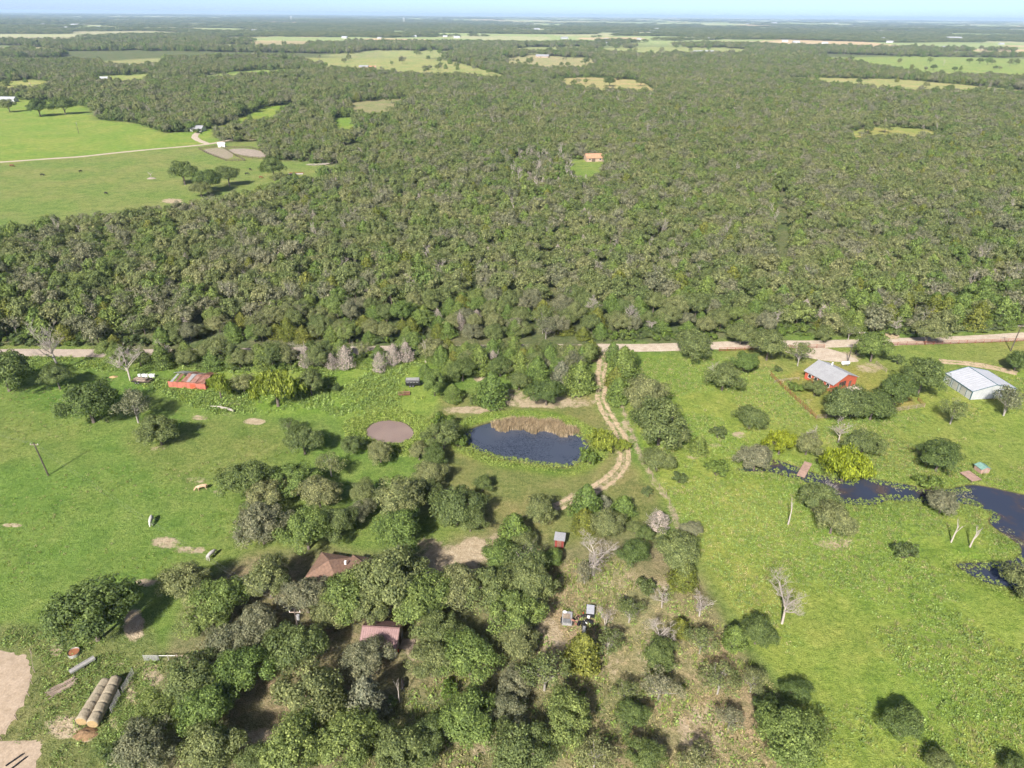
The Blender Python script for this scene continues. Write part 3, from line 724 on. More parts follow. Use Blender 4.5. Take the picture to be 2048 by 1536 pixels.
# ------------------------------------------------------------------ single trees: crown centre, crown width (photograph), kind, label
TREES = """
4 742 118 d|big dark oak cut by the left edge below the gravel road
113 757 62 o|oak with bare lower trunk between the edge oak and the junk trailer
175 806 118 d|broad dark oak, largest of the row in the left pasture
268 815 84 s|thin grey oak in the middle of the pasture row
316 862 84 o|oak at the near end of the pasture row casting shadow right
437 772 54 w 1.25|yellow-green willow right against the collapsed red barn
486 768 56 o|dark oak squeezed between the two willows
551 780 92 w|wide willow above the bare bank, right of the red barn
620 770 62 o|round oak right of the wide willow
668 776 24 b|small dark bush in the grass left of the black trailer
606 882 80 o|oak standing below the small muddy pond's left end
578 854 44 s|half-bare oak behind the oak below the muddy pond
660 930 64 s|thin oak with long bare limbs above the central grove
490 966 92 d|dense dark green oak at the grove's upper left corner
535 992 78 o|oak just right of the dense dark grove corner
592 962 82 g|oak on the far side of the pasture grove
637 990 78 o|oak at the right end of the pasture grove
522 1054 100 e|grey-green oak at the lower left of the pasture grove
612 1066 98 g|oak above the brown roofed house's left wing
672 1050 78 o|oak behind the brown roofed house
725 985 60 o|oak hidden deep in the grove left of the pond lawn
722 1022 54 e|pale grey thin tree in the grove behind the house
802 1008 108 o|large oak in the middle of the grove left of pond lawn
795 1064 100 g|oak with trunk showing on the lawn behind the house
848 985 62 o|oak filling the gap above the pond lawn grove
912 1016 98 o|large oak at the right side of the pond lawn grove
940 1040 66 o|oak at the grove's right corner above the bare yard
966 968 44 d|rounded dark tree standing out on the pond lawn
858 952 66 o|oak in the tree line leading up to the pond
868 912 62 d|dark oak half way up the tree line to the pond
886 872 78 o|oak at the upper end of the tree line by the pond
838 905 46 o|small oak on the left flank of the tree line
760 905 60 o|oak on the near bank of the muddy pond
705 890 50 o|oak at the left shore of the muddy pond
918 884 40 l|bright green shrub on the pond's left shore
880 844 56 l|light green thicket between the two ponds
1204 886 60 w .7|low willow on the pond's right shore
1246 890 38 w .75|small willow overhanging the driveway at the pond
1180 916 44 l|light bush on the pond's lower right shore
868 766 60 g 1.25|bright green upright tree right of the black trailer
905 782 42 c|cedar touching the bright upright tree
925 742 58 d|dark oak at the wood's edge above the dry bank
983 780 66 c .9|broad cedar on the dry bank above the reeds
950 800 26 b|little bush beside the broad cedar on the bank
1038 764 46 o|oak between the cedars above the reeds
1093 786 72 d|dark oak hanging over the dry bank, right
1123 742 42 k|grey half-dead cedar behind the dry bank
1160 750 66 c|thick cedar left of the driveway mouth
1237 780 50 c|cedar on the right side of the driveway
1247 728 72 c|big bright cedar right of the driveway mouth
1231 752 42 y|olive cedar squeezed by the driveway bend
1288 790 92 o|oak at the top of the clump right of driveway
1322 848 130 o|huge oak of the clump right of the driveway
1298 838 70 d|dark tree on the pond side of the huge oak
1352 876 62 o|oak at the lower right of the huge oak
1398 886 42 c|dark cedar right of the huge oak clump
1437 866 36 b|dark bush in the field right of the huge oak clump
1315 922 64 o|oak below the huge oak beside the wire fence
1358 957 32 b|lone low bush right of the wire fence
1295 984 26 b|blue-green bush on the lawn inside the wire fence
1172 1005 66 c|cedar at the driveway's lower end
1208 1002 36 k|grey cedar tucked behind the driveway-end cedar
1247 1010 50 c|round cedar right of the driveway's lower end
1212 1048 76 o|oak below the round cedar near the driveway end
1168 1040 50 y|olive-yellow cedar below the driveway-end cedar
1080 1022 70 o 1.1|oak with straight bare trunk above the red shed
1028 1056 66 c|cedar left of the trunked oak above the shed
1050 1086 56 o|oak left of the small red shed
1000 1116 76 g|oak at the right edge of the bare yard
1103 1118 52 g|yellow-green small tree just below the red shed
1056 1138 88 s|oak with bare grey top below the bare yard
1190 1108 88 x|large white dead tree right of the red shed
1170 1148 60 s|thin leafy tree under the large white dead tree
1266 1110 68 d|dark oak right of the large white dead tree
1318 1040 46 m .7|tan leafless shrub by the wire fence
1270 1056 36 o|small oak left of the tan leafless shrub
1292 1068 40 d|dark low oak below the tan leafless shrub
1384 1060 44 e .85|pale rounded small tree on the meadow's edge
1356 1108 100 o|big oak at the grove's right edge by the meadow
1368 1148 64 y .8|olive cedar below the big meadow-edge oak
1388 690 82 o|oak straddling the gravel road's near verge
1484 668 62 o|oak on the far verge near the red fence corner
1538 694 76 o|wide oak left of the ranch house drive
1490 724 58 g|oak below the road left of the yard fence
1448 756 74 o|lone oak with short trunk in the upper right field
1424 742 30 x|bare stub tree behind the lone field oak
1600 710 48 s 1.2|thin tall grey oak at the ranch house corner
1650 668 46 o|oak on the far verge behind the ranch house
1700 664 42 s|sparse grey oak behind the ranch house by the road
1748 698 66 g 1.1|tall green oak between ranch house and road
1857 666 64 o|oak leaning over the road left of the bright stretch
2036 722 56 d|dark oak cut by the right edge above the white barn
1796 718 30 b|bush behind the dense pair of oaks
1846 756 86 d 1.1|taller of the dense dark oak pair beside the white barn
1798 780 84 d|shorter of the dense dark oak pair near the ranch house
1692 808 98 o|broad oak in front of the ranch house
1748 812 82 d|dark oak overlapping the broad oak at the yard corner
1632 776 44 o|oak at the ranch house's near left corner
1592 774 28 l|bright leafy plant in the fenced yard
1556 738 18 b|tiny round bush in the fenced yard
1502 838 68 o .85|low oak alone in the field left of the willows
1562 887 64 v|golden willow by the creek's narrow end
1512 917 74 e|grey-green tree at the creek's narrow end
1616 890 60 o|oak with dead limbs right of the golden willow
1622 872 44 x|dead limbs rising behind the oak by the footbridge
1728 887 76 o|oak on the slope above the yellow creek willow
1690 938 88 v .85|rounded yellow willow leaning over the creek
1880 917 92 d .85|dense dark dome-shaped tree above the dock
1908 826 60 s|sparse oak with white patch below the white barn
2018 804 74 s|grey bushy tree in front of the white barn
1866 966 62 l .7|low yellow-green thicket on the creek bank by the dock
1886 1005 64 e|grey sparse tree on the peninsula's upper shore
1634 1000 76 o|oak with dead crown on the near creek bank
1652 985 50 x|dead branches above the near bank oak
1668 1040 86 o|oak over a bare dirt patch by the creek
1808 1104 46 b|bluish bush in the meadow by the lower bay
2050 1168 84 o|oak at the right edge on the lower bay's shore
1434 938 50 l|pale bright shrub at the creek's source
1682 862 40 x|pale broken trunks below the ranch house oaks
1578 1196 84 x 1.25|tall bare silver tree alone in the right meadow
1582 1026 20 t 1.6|single pale trunk standing left of the bank oak
1912 1060 18 t 1.9|left of two white trunks on the peninsula
1950 1070 18 t 1.9|right of two white trunks on the peninsula
1515 1266 78 d|dark oak at the grove's corner left of the silver tree
1470 1272 52 c|cedar left of the dark corner oak
1403 1286 70 s|oak in the right grove below the twin bare trees
1403 1208 50 x|twin-stemmed bare tree on the grove's right edge
1362 1250 42 y|olive cedar beneath the leaning bare tree
1440 1364 84 s|oak right of the lower clearing
1505 1366 62 s|thin grey oak between two lower right oaks
1595 1386 64 d|dark bushy oak jutting into the right meadow
1532 1420 62 d|dark oak below the thin grey one, lower right
1460 1440 62 s|oak at the edge of the pale lower clearing
1585 1480 140 g|very wide oak at the bottom right of the grove
1808 1446 88 d|lone round oak in the lower right meadow
1884 1534 62 o|oak top cut by the bottom edge in the right meadow
2040 1540 60 d|dark oak top at the bottom right corner
780 1160 132 o|great oak covering the brown roofed house's right half
690 1196 104 g|oak in front of the brown roofed house
655 1222 80 o|oak left of the maroon shed's rear corner
678 1170 44 g|lime green small tree at the house's front corner
742 1218 84 o|oak right behind the maroon shed's roof
842 1196 108 g|oak behind the maroon shed's right side
915 1176 92 o|oak below the pale drive by the bare yard
985 1178 92 o|oak at the centre right of the bare yard
1060 1166 96 o|oak in front of the grey-topped oak
1034 1228 100 g|round lit oak left of the junk trailers
1036 1286 78 o|oak in front of the round lit oak
880 1262 90 o|oak to the right of the maroon shed
940 1322 102 g|oak below the brown soil patch, centre
862 1328 82 o|oak left of the centre soil patch oak
736 1320 84 e|pale open oak in front of the maroon shed
732 1398 70 k 1.15|silver-grey conical cedar in the lower grove
672 1404 62 o|oak left of the silver-grey cedar
934 1440 112 g|large green oak at lower centre
1015 1420 76 e|grey oak right of the large lower centre oak
1028 1374 76 e|soft grey oak above the lower centre pair
1090 1352 86 s|grey-green oak below the junk trailers' clearing
1138 1436 106 g|full green oak in the lower middle grove
1044 1500 112 o|oak at the bottom edge, middle
856 1480 84 o|oak at the bottom left of lower centre
805 1506 112 o|oak on the bottom edge left of centre
694 1494 112 g|oak on the bottom edge below the silver cedar
1166 1304 76 y 1.0|olive cedar below the junk pile
1217 1288 68 s|grey oak right of the olive cedar
1213 1238 48 x|white bare tree right of the junk pile
1327 1262 68 x|spreading bare tree in the dry clearing
1320 1312 78 d|dark oak under the spreading bare tree
1327 1192 46 x|bare tree with upright twigs above the dry clearing
1260 1226 62 s|broad dark bush left of the upright bare tree
1290 1174 42 b|bush on the dry slope below the dark oak
1320 1376 84 s|oak between the two dry clearings
1262 1432 74 d|dark bushy oak at the lower dry clearing
1250 1388 60 s|brown-grey thin oak above the lower dark oak
1290 1512 84 d|dark oak on the bottom edge right of middle
1190 1512 90 s|grey oak on the bottom edge right of middle
1395 1530 80 s|faded oak on the bottom edge under the pale clearing
783 1404 22 l|small lime green sapling beside the bare pole trunk
797 1385 14 t 2.0|slim bare pole trunk by the lime sapling
896 1380 36 l|bright green shrub above the large lower centre oak
180 1237 138 d|massive dark round oak at the sandy pens
378 1168 96 o|oak with a broken limb at the pasture's lower corner
440 1202 100 g|oak right of the broken-limbed oak
414 1246 82 g|light oak below the broken-limbed oak
537 1165 90 o|oak left of the house's brown wing
612 1198 82 e|grey-green oak under the house's brown wing
512 1256 92 e|greyish oak left of the transformer pole
455 1288 86 e|grey oak on the left flank of the lower grove
588 1300 108 o|oak just below the transformer pole
488 1348 102 g|oak in the middle of the lower left grove
615 1398 128 o|largest oak of the lower left grove
385 1368 110 o|oak beside the pipe gate's dirt lane
412 1424 112 g|sunlit oak in front of the lane oak
320 1430 96 g|oak nearest the hay bales
290 1496 108 e|brownish tangled oak below the hay bales
418 1502 112 o|oak on the bottom edge, left
588 1506 120 g|oak on the bottom edge under the lower left grove
520 1526 84 o|oak filling the bottom edge between two others
676 1434 70 g|yellow-tinged oak left below the silver cedar
228 1508 60 b|shaggy bush by the loose hay
365 345 62 d|left oak of the clump in the far pasture
412 362 60 d|middle oak of the clump in the far pasture
456 354 48 o|right oak of the clump in the far pasture
400 378 40 o|front small oak of the far pasture clump
546 340 54 d|lone oak below the cattle pens
560 356 30 o|small oak behind the lone pen oak
76 216 42 d|left of two round oaks at the far pasture's top
126 211 44 d|right of two round oaks at the far pasture's top
16 212 30 o|oak by the white shed at the far left
101 692 70 x 1.2|tall pale dead tree in front of the left road
250 724 62 x|crooked dead tree above the junk trailer
213 698 44 g|rounded green tree where the left road ends
758 724 30 m 1.1|mauve dead cedar standing furthest out on the grass
786 708 34 m|mauve dead cedar behind the outermost one
812 704 32 m|mauve dead cedar right of the pair
690 714 38 m|mauve dead cedar above the upper lawn, middle
662 722 26 m|small mauve dead cedar at the lawn's left
612 714 30 m 1.2|mauve dead cedar above the wide willow
920 642 22 m 1.3|mauve dead cedar inside the wood, centre
1610 618 26 m 1.2|mauve dead cedar at the wood's edge behind the ranch house
1646 628 26 m|mauve dead cedar beside the road, right one
1188 612 36 x|pale dead tree above the driveway mouth
1262 640 34 x|pale dead tree in the wood's front near the road
370 650 30 x|pale dead tree in the wood's left front
1795 648 30 x|pale dead tree by the dirt path opening
330 700 34 x 1.2|bare trees behind the collapsed red barn
850 700 20 t 1.5|bare snag at the wood's edge above the lawn
"""
for ln in TREES.strip().splitlines():
    a, label = ln.split('|'); q = a.split()
    plant_px(float(q[0]), float(q[1]), float(q[2]), q[3], label, float(q[4]) if len(q) > 4 else 1.0)

for ln in '900 735 46 c;960 722 50 c;1000 735 50 d;1040 722 46 c;1075 738 50 c;1060 705 44 o;1100 712 46 c;1140 706 48 c;1226 706 36 c;1264 714 34 c;1176 700 40 o;930 706 46 d;985 700 44 c;1020 692 40 o;882 710 40 c;850 738 30 c'.split(';'):
    q = ln.split(); plant_px(float(q[0]), float(q[1]), float(q[2]), q[3], {'c': 'cedar', 'o': 'oak', 'd': 'dark oak'}[q[3]]+' in the thick tree belt between the pond and the road', 1.0, 'tree belt between pond and road, '+q[3])
for ln in '236 712 50 g;278 716 46 o;322 714 44 c;372 716 46 o;425 716 44 c;478 720 46 o;525 716 44 c'.split(';'):
    q = ln.split(); plant_px(float(q[0]), float(q[1]), float(q[2]), q[3], {'c': 'cedar', 'o': 'oak', 'g': 'green oak'}[q[3]]+' standing before the left road where it vanishes', 1.0, 'trees screening the left road, '+q[3])
# ------------------------------------------------------------------ the wood beyond the road
def scatter(name, pts, rot, scl, idx, protos, label, cat):
    """one object: many instances of prototype meshes on the points"""
    me = bpy.data.meshes.new(name); me.vertices.add(len(pts)); me.vertices.foreach_set('co', np.asarray(pts, np.float32).ravel())
    for nm, ty, fld, dat in (('rz', 'FLOAT', 'value', rot), ('sc', 'FLOAT_VECTOR', 'vector', scl), ('pick', 'INT', 'value', idx)):
        at = me.attributes.new(nm, ty, 'POINT'); at.data.foreach_set(fld, np.asarray(dat, np.int32 if ty == 'INT' else np.float32).ravel())
    o = mobj(name, me); tag(o, label, cat, kind='stuff')
    pc = bpy.data.collections.new(name+'_shapes')
    for i, pm in enumerate(protos): pc.objects.link(bpy.data.objects.new('%03d_shape' % i, pm))
    g = bpy.data.node_groups.new(name+'_scatter', 'GeometryNodeTree')
    g.interface.new_socket('Geometry', in_out='INPUT', socket_type='NodeSocketGeometry'); g.interface.new_socket('Geometry', in_out='OUTPUT', socket_type='NodeSocketGeometry')
    gi_ = g.nodes.new('NodeGroupInput'); go = g.nodes.new('NodeGroupOutput')
    ip = g.nodes.new('GeometryNodeInstanceOnPoints'); ci = g.nodes.new('GeometryNodeCollectionInfo')
    ci.inputs['Collection'].default_value = pc; ci.inputs['Separate Children'].default_value = True; ci.inputs['Reset Children'].default_value = True
    ip.inputs['Pick Instance'].default_value = True
    def att(nm, ty):
        n = g.nodes.new('GeometryNodeInputNamedAttribute'); n.data_type = ty; n.inputs['Name'].default_value = nm; return n.outputs['Attribute']
    cx_ = g.nodes.new('ShaderNodeCombineXYZ'); g.links.new(att('rz', 'FLOAT'), cx_.inputs['Z'])
    e2r = g.nodes.new('FunctionNodeEulerToRotation'); g.links.new(cx_.outputs[0], e2r.inputs[0]); g.links.new(e2r.outputs[0], ip.inputs['Rotation'])
    g.links.new(att('sc', 'FLOAT_VECTOR'), ip.inputs['Scale']); g.links.new(att('pick', 'INT'), ip.inputs['Instance Index'])
    g.links.new(gi_.outputs[0], ip.inputs['Points']); g.links.new(ci.outputs[0], ip.inputs['Instance']); g.links.new(ip.outputs[0], go.inputs[0])
    md = o.modifiers.new('scatter', 'NODES'); md.node_group = g
    return o
def joined(name, parts):
    """join numpy/MB meshes [(V, F4list, mat)] into one mesh with several materials"""
    Vs, Fs, mi, mats = [], [], [], []; b0 = 0
    for Vv, Ff, m in parts:
        if m not in mats: mats.append(m)
        Vs += [tuple(q) for q in Vv]; Fs += [tuple(int(i)+b0 for i in f) for f in Ff]; mi += [mats.index(m)]*len(Ff); b0 += len(Vv)
    me = bpy.data.meshes.new(name); me.from_pydata(Vs, [], Fs)
    for m in mats: me.materials.append(m)
    me.polygons.foreach_set('material_index', np.array(mi, np.int32)); me.update(); return me
PROTO = []   # 0-6 oak, 7-8 green oak, 9-10 grey oak, 11-12 sparse/dead topped, 13-15 cedar, 16 yellow cedar, 17 dead tree, 18 dead cedar, 19 shrub
def pr_oak(seed, mat, nl=46, per=72, leaf=.31, R=5., H=8.2, sparse=False):
    p, nn, s, lb = crown_oak(seed, R, H, .7, nl, per, leaf, -.5, .36)
    mb = MB(); rng = np.random.default_rng(seed)
    if sparse: dead_tree(mb, seed, 9., .7, .2, 3, 4, 4, .8)
    else: limbs(mb, rng, H, 1.2, lb, .26, 4, 4)
    Vv, Ff = quads(p, nn, s, .62, rng)
    return joined('tree_shape', [(Vv, Ff, M[mat]), (mb.v, mb.f, M['bark_pale' if sparse else 'bark'])])
for i in range(7): PROTO.append(pr_oak(1000+i, 'oak', H=7.4+.3*i))
for i in range(2): PROTO.append(pr_oak(1010+i, 'oak_green'))
for i in range(2): PROTO.append(pr_oak(1020+i, 'oak_grey'))
for i in range(2): PROTO.append(pr_oak(1030+i, 'oak_grey', 26, 40, sparse=True))
for i in range(4):
    p, nn, s = crown_cedar(1040+i, 2.9, 7.4, .35, 1500, .3); Vv, Ff = quads(p, nn, s, .55, np.random.default_rng(i), .25)
    mb = MB(); mb.tube([(0, 0, -.3), (0, 0, 4)], [.2, .06], 5)
    PROTO.append(joined('tree_shape', [(Vv, Ff, M['cedar_yellow' if i == 3 else 'cedar']), (mb.v, mb.f, M['bark'])]))
mb = MB(); dead_tree(mb, 1050, 9.5, .65, .24, 4, 4, 4); PROTO.append(joined('tree_shape', [(mb.v, mb.f, M['bark_dead'])]))
p, nn, s = crown_cedar(1060, 2.4, 7.2, .8, 800, .24); Vv, Ff = quads(p, nn, s, .3, np.random.default_rng(3), .2)
PROTO.append(joined('tree_shape', [(Vv, Ff, M['deadneedle'])]))
p, nn, s, lb = crown_oak(1070, 2.4, 2.8, .1, 20, 60, .25, -.1); Vv, Ff = quads(p, nn, s, .62, np.random.default_rng(3)); PROTO.append(joined('tree_shape', [(Vv, Ff, M['bush'])])); PROTO.append(joined('tree_shape', [(Vv, Ff, M['bush_light'])]))

def jgrid(x0, x1, y0, y1, st, rng):
    a, b = np.meshgrid(np.arange(x0, x1, st), np.arange(y0, y1, st)); a = a.ravel(); b = b.ravel()
    return a+rng.uniform(-.46, .46, a.shape)*st, b+rng.uniform(-.46, .46, b.shape)*st
rng = np.random.default_rng(5)
sets = []
for (y0, y1, st, sc0) in ((150, 700, 5.7, 1.0), (700, 1500, 6.8, 1.2), (1500, 2700, 10.0, 1.7)):
    hw = y1*.86+60
    x, y = jgrid(-hw, hw, y0, y1, st, rng)
    k = np.abs(x) < y*.86+60; x, y = x[k], y[k]
    z = zg(x, y); u, v = proj(x, y, z)
    w = in_wood(u, v)
    d = np.hypot(x, y)
    # thin spots, and open scrub in the middle left of the wood
    thin = fbm(x/60, y/60, 44, 3)
    keep = w & (thin > .16)
    scr = (sdist([(640,190),(830,185),(850,225),(720,240),(640,235)], u, v) < 0); keep &= ~(scr & (rng.random(len(x)) < .5))
    keep &= polyline_d([flat(*p) for p in ROAD], x, y) > np.where((u > 185) & (u < 1200), 4.2, 6.5)
    keep &= polyline_d([flat(1560,388), flat(1566,470), flat(1563,520)], x, y) > 4.2
    if y0 >= 1500: keep &= (far_wood(x, y) | (d < 1700))
    if y0 == 150:      # thicker belt in front of the road
        xb, yb = jgrid(-140, 60, 150, 215, 4.3, rng); zb = zg(xb, yb); ub, vb = proj(xb, yb, zb)
        kb = in_wood(ub, vb) & (vb > 706) & (ub > 190) & (ub < 1200) & (polyline_d([flat(*p) for p in ROAD], xb, yb) > 3.6) & ((np.abs(ub-1205) > 14))
        sets.append((xb[kb], yb[kb], zb[kb], np.full(int(kb.sum()), .82), vb[kb], ub[kb]))
    sets.append((x[keep], y[keep], z[keep], np.full(int(keep.sum()), sc0), v[keep], u[keep]))
x, y, z, sc0, v_, u_ = [np.concatenate(q) for q in zip(*sets)]
n = len(x)
cedarish = fbm(x/45, y/45, 71, 3); front = sstep(560, 660, v_)
r = rng.random(n)
pc = .06 + .2*sstep(.5, .68, cedarish) + .24*front
idx = np.where(r < pc, 13+rng.integers(0, 4, n), 0)
ro = rng.random(n); g = rng.random(n)
oakpick = np.where(ro < .62, rng.integers(0, 7, n), np.where(ro < .74, 7+rng.integers(0, 2, n), np.where(ro < .9, 9+rng.integers(0, 2, n), 11+rng.integers(0, 2, n))))
idx = np.where(r < pc, idx, oakpick)
dz_ = rng.random(n); deadp = .035+.06*sstep(.55, .75, fbm(x/70, y/70, 81, 2))
dead_zone = (sdist([(1020,315),(1130,320),(1170,350),(1180,390),(1060,400),(1010,360)], u_, v_) < 0)
idx = np.where(dz_ < deadp+.5*dead_zone, 17+rng.integers(0, 2, n), idx)
wid = 1.08*sc0*np.where((idx >= 13) & (idx <= 16), rng.uniform(.8, 1.2, n), rng.uniform(.56, .82, n)+.12*(rng.random(n) < .15)); wid = np.where(idx >= 17, wid*.85, wid)
hgt = wid*np.where((idx >= 13) & (idx <= 16), rng.uniform(.75, 1.0, n), rng.uniform(.85, 1.4, n))
# the nearest trees of the wood stand as trees of their own, the others are one wood
inframe = (u_ > -30) & (u_ < 2080)
near = np.argsort(np.where(inframe, np.hypot(x, y), 1e9))
PK = {**{i: 'o' for i in range(7)}, 7: 'g', 8: 'g', 9: 'e', 10: 'e', 11: 's', 12: 's', 13: 'c', 14: 'c', 15: 'c', 16: 'y', 17: 'x', 18: 'm', 19: 'b'}
FL = {'o': 'oak', 'c': 'cedar', 'x': 'dead', 'm': 'dead'}
FLAB = {'oak_tree': 'leafy oak in the front of the wood', 'cedar_tree': 'green cedar in the front of the wood', 'dead_tree': 'bare dead tree in the front of the wood', 'dead_cedar': 'brown dead cedar in the front of the wood'}
SECT = [' at the left edge', ' behind the junk trailer', ' behind the collapsed barn', ' behind the mauve cedars', ' above the black trailer', ' left of the driveway mouth', ' right of the driveway mouth', ' behind the lone field oak', ' behind the ranch house', ' at the right edge']
quota = {'oak_tree': 135, 'cedar_tree': 120, 'dead_tree': 12, 'dead_cedar': 10}; used = set()
for i in near[:700]:
    k = PK[int(idx[i])]; nm = KIND[k][0]
    if quota.get(nm, 0) <= 0: continue
    quota[nm] -= 1; used.add(int(i))
    base_w = {'c': 5.6, 'y': 5.6, 'm': 4.8, 'x': 8.0}.get(k, 10.)
    sec = SECT[min(int(max(u_[i], 0)//205), 9)]
    plant(k, x[i], y[i], base_w*wid[i]/1.1, FLAB[nm]+sec, 'front trees of the wood, ' + nm.replace('_', ' ')+sec, hgt[i]/wid[i])
rest = np.array([i not in used for i in range(n)])
pts = np.column_stack([x, y, z-.05])[rest]
scatter('woodland', pts, rng.uniform(0, 6.28, len(pts)), np.column_stack([wid, wid, hgt])[rest], idx[rest], PROTO, 'dense oak and cedar wood filling the land beyond the gravel road', 'woodland')
# undergrowth along the wood's near edge and the road verges
ux, uy = jgrid(-190, 260, 150, 235, 2.1, rng); uz = zg(ux, uy); uu, uv = proj(ux, uy, uz)
edge = np.interp(uu, [p[0] for p in WOOD_FRONT], [p[1] for p in WOOD_FRONT]); rdd = polyline_d([flat(*p) for p in ROAD], ux, uy)
kk = (uv < edge+6) & (uv > edge-38) & (rdd > 4.2) & (fbm(ux/9, uy/9, 52, 3) > .27); ux, uy, uz = ux[kk], uy[kk], uz[kk]; m_ = len(ux); sw = rng.uniform(.25, .75, m_)
scatter('undergrowth', np.column_stack([ux, uy, uz-.05]), rng.uniform(0, 6.28, m_), np.column_stack([sw, sw, sw*rng.uniform(.7, 1.3, m_)]), np.where(rng.random(m_) < .5, 19, 20), PROTO, 'low green shrubs along the near edge of the wood', 'shrubs')
bx_, by_ = jgrid(-900, 1000, 260, 1350, 4.2, rng); bz_ = zg(bx_, by_); bu, bv = proj(bx_, by_, bz_); kk = np.zeros(len(bx_), bool)
for _k, (pl, c) in CLEAR.items():
    sp = sdist(pl, bu, bv, 8); kk |= (sp > -.8) & (sp < 2.6)
for _k, (pl, c) in CLEAR.items():
    if 'pasture' not in _k: kk &= ~(sdist(pl, bu, bv, 8) < -.8)
kk &= polyline_d([flat(*p) for p in FARM_ROAD], bx_, by_) > 45
bx_, by_, bz_ = bx_[kk], by_[kk], bz_[kk]; m_ = len(bx_); sw = rng.uniform(.5, 1.2, m_)
scatter('edge_shrubs', np.column_stack([bx_, by_, bz_-.1]), rng.uniform(0, 6.28, m_), np.column_stack([sw, sw, sw*rng.uniform(.7, 1.2, m_)]), np.where(rng.random(m_) < .75, 19, 20), PROTO, 'low shrubs fringing the clearings in the wood', 'shrubs')
# far wooded country: sparser, larger clumps
fx, fy, fz, fs = [], [], [], []
for (y0, y1, st, s_) in ((2700, 5200, 26, 3.0), (5200, 11000, 62, 6.5), (11000, 24000, 150, 13.)):
    hw = y1*.84
    a, b = jgrid(-hw, hw, y0, y1, st, rng); k = (np.abs(a) < b*.84) & far_wood(a, b); a, b = a[k], b[k]
    c = zg(a, b); u, v = proj(a, b, c)
    ok = np.ones(len(a), bool)
    for nm in CLEAR: ok &= ~(sdist(CLEAR[nm][0], u, v) < 0)
    a, b, c = a[ok], b[ok], c[ok]
    fx.append(a); fy.append(b); fz.append(c); fs.append(np.full(len(a), s_))
fx, fy, fz, fs = [np.concatenate(q) for q in (fx, fy, fz, fs)]
m_ = len(fx); sw = fs*rng.uniform(.7, 1.15, m_)
scatter('far_woodland', np.column_stack([fx, fy, fz-.3]), rng.uniform(0, 6.28, m_), np.column_stack([sw, sw, rng.uniform(.75, 1.25, m_)*np.minimum(1+.08*fs, 1.5)]), rng.integers(0, 7, m_), PROTO, 'dark bands of far woods fading towards the horizon', 'woodland')
# single trees standing in the far right fields
for k, (u, v, w) in enumerate([(1272,127,11),(1308,126,13),(1355,120,12),(1397,122,18),(1490,132,11),(1535,126,15),(1548,130,14),(1602,131,12),(1652,124,20),(1722,127,18),(1752,133,16),(1780,141,12),(1868,135,14),(1910,138,12),(1985,124,12),(1960,122,13),(1940,121,12),(1220,163,24),(1282,165,18),(1320,168,18),(1358,166,22),(1718,163,14),(1682,176,18),(1902,175,16),(1300,161,16),(1450,166,20),(1540,168,20),(195,160,14),(270,168,10),(1135,128,10),(1035,122,9)]):
    plant_px(u, v, w, 'd' if k % 2 else 'o', 'small dark oak standing free in a far field', .95, 'free oaks in the far fields')
# ------------------------------------------------------------------ materials of built things
def corrugated(name, c, c2, scale=2.2, rough=.45, metal=.35):
    m, t, n, l, b = nt(name)
    tc = N(t, 'ShaderNodeTexCoord').outputs['Object']
    f = noise(t, .8, 6, .7, tc); g = noise(t, 5, 4, .6, tc)
    cc = mixc(t, c2, c, ramp(t, f, [(.32, (0, 0, 0)), (.6, (1, 1, 1))]))
    l.new(mixc(t, cc, ramp(t, g, [(.3, (.85, .85, .85)), (.7, (1.08, 1.08, 1.08))]), 1.0, 'MULTIPLY'), b.inputs['Base Color'])
    b.inputs['Roughness'].default_value = rough; b.inputs['Metallic'].default_value = metal; return m
M['roof_grey'] = corrugated('grey_metal_roof', (.42, .42, .43), (.34, .34, .35))
M['roof_white'] = corrugated('pale_metal_roof', (.43, .44, .47), (.36, .37, .4), metal=.1)
M['wall_white'] = corrugated('pale_metal_wall', (.44, .45, .46), (.37, .38, .39), metal=.1)
M['teal'] = plain('dark_teal_trim', (.03, .1, .13), .5)
M['red_wall'] = plain('red_painted_siding', (.42, .095, .05), .7, .25, 1.5)
M['red_faded'] = plain('faded_red_boards', (.42, .14, .1), .8, .3, 1.2)
M['rust'] = corrugated('rusty_sheet', (.3, .12, .075), (.42, .27, .22), metal=.2)
M['rust_dark'] = corrugated('dark_rust_sheet', (.17, .085, .06), (.3, .16, .11), metal=.2)
M['galv'] = corrugated('galvanised_sheet', (.5, .49, .48), (.38, .36, .34), metal=.4)
M['maroon'] = corrugated('maroon_metal_roof', (.27, .165, .155), (.21, .125, .12), metal=.15)
M['grey_wall'] = corrugated('grey_metal_wall', (.4, .37, .34), (.32, .29, .27), metal=.1)
M['shingle'] = plain('brown_shingles', (.22, .135, .095), .9, .45, 2.2, c2=(.13, .08, .058), bump=.4)
M['brick'] = plain('tan_brick', (.4, .3, .22), .9, .3, 1.0)
M['orange_roof'] = plain('orange_brown_shingles', (.46, .25, .15), .9, .3, .6)
M['shed_red'] = plain('dark_red_board', (.24, .045, .035), .8, .4, 2)
M['glass'] = plain('window_glass', (.02, .022, .025), .08, .1, spec=.6)
M['dark'] = plain('black_paint', (.02, .02, .022), .35, .3)
M['tyre'] = plain('tyre_rubber', (.025, .024, .023), .9, .3)
M['steel'] = plain('grey_steel', (.3, .3, .3), .5, .4, 3, .4)
M['white'] = plain('white_paint', (.72, .72, .7), .5, .12)
M['wood'] = plain('weathered_wood', (.36, .28, .22), .9, .4, 2)
M['wood_dark'] = plain('dark_wood', (.13, .095, .07), .9, .4, 3)
M['plank'] = plain('dock_plank', (.36, .24, .19), .9, .35, 1.5)
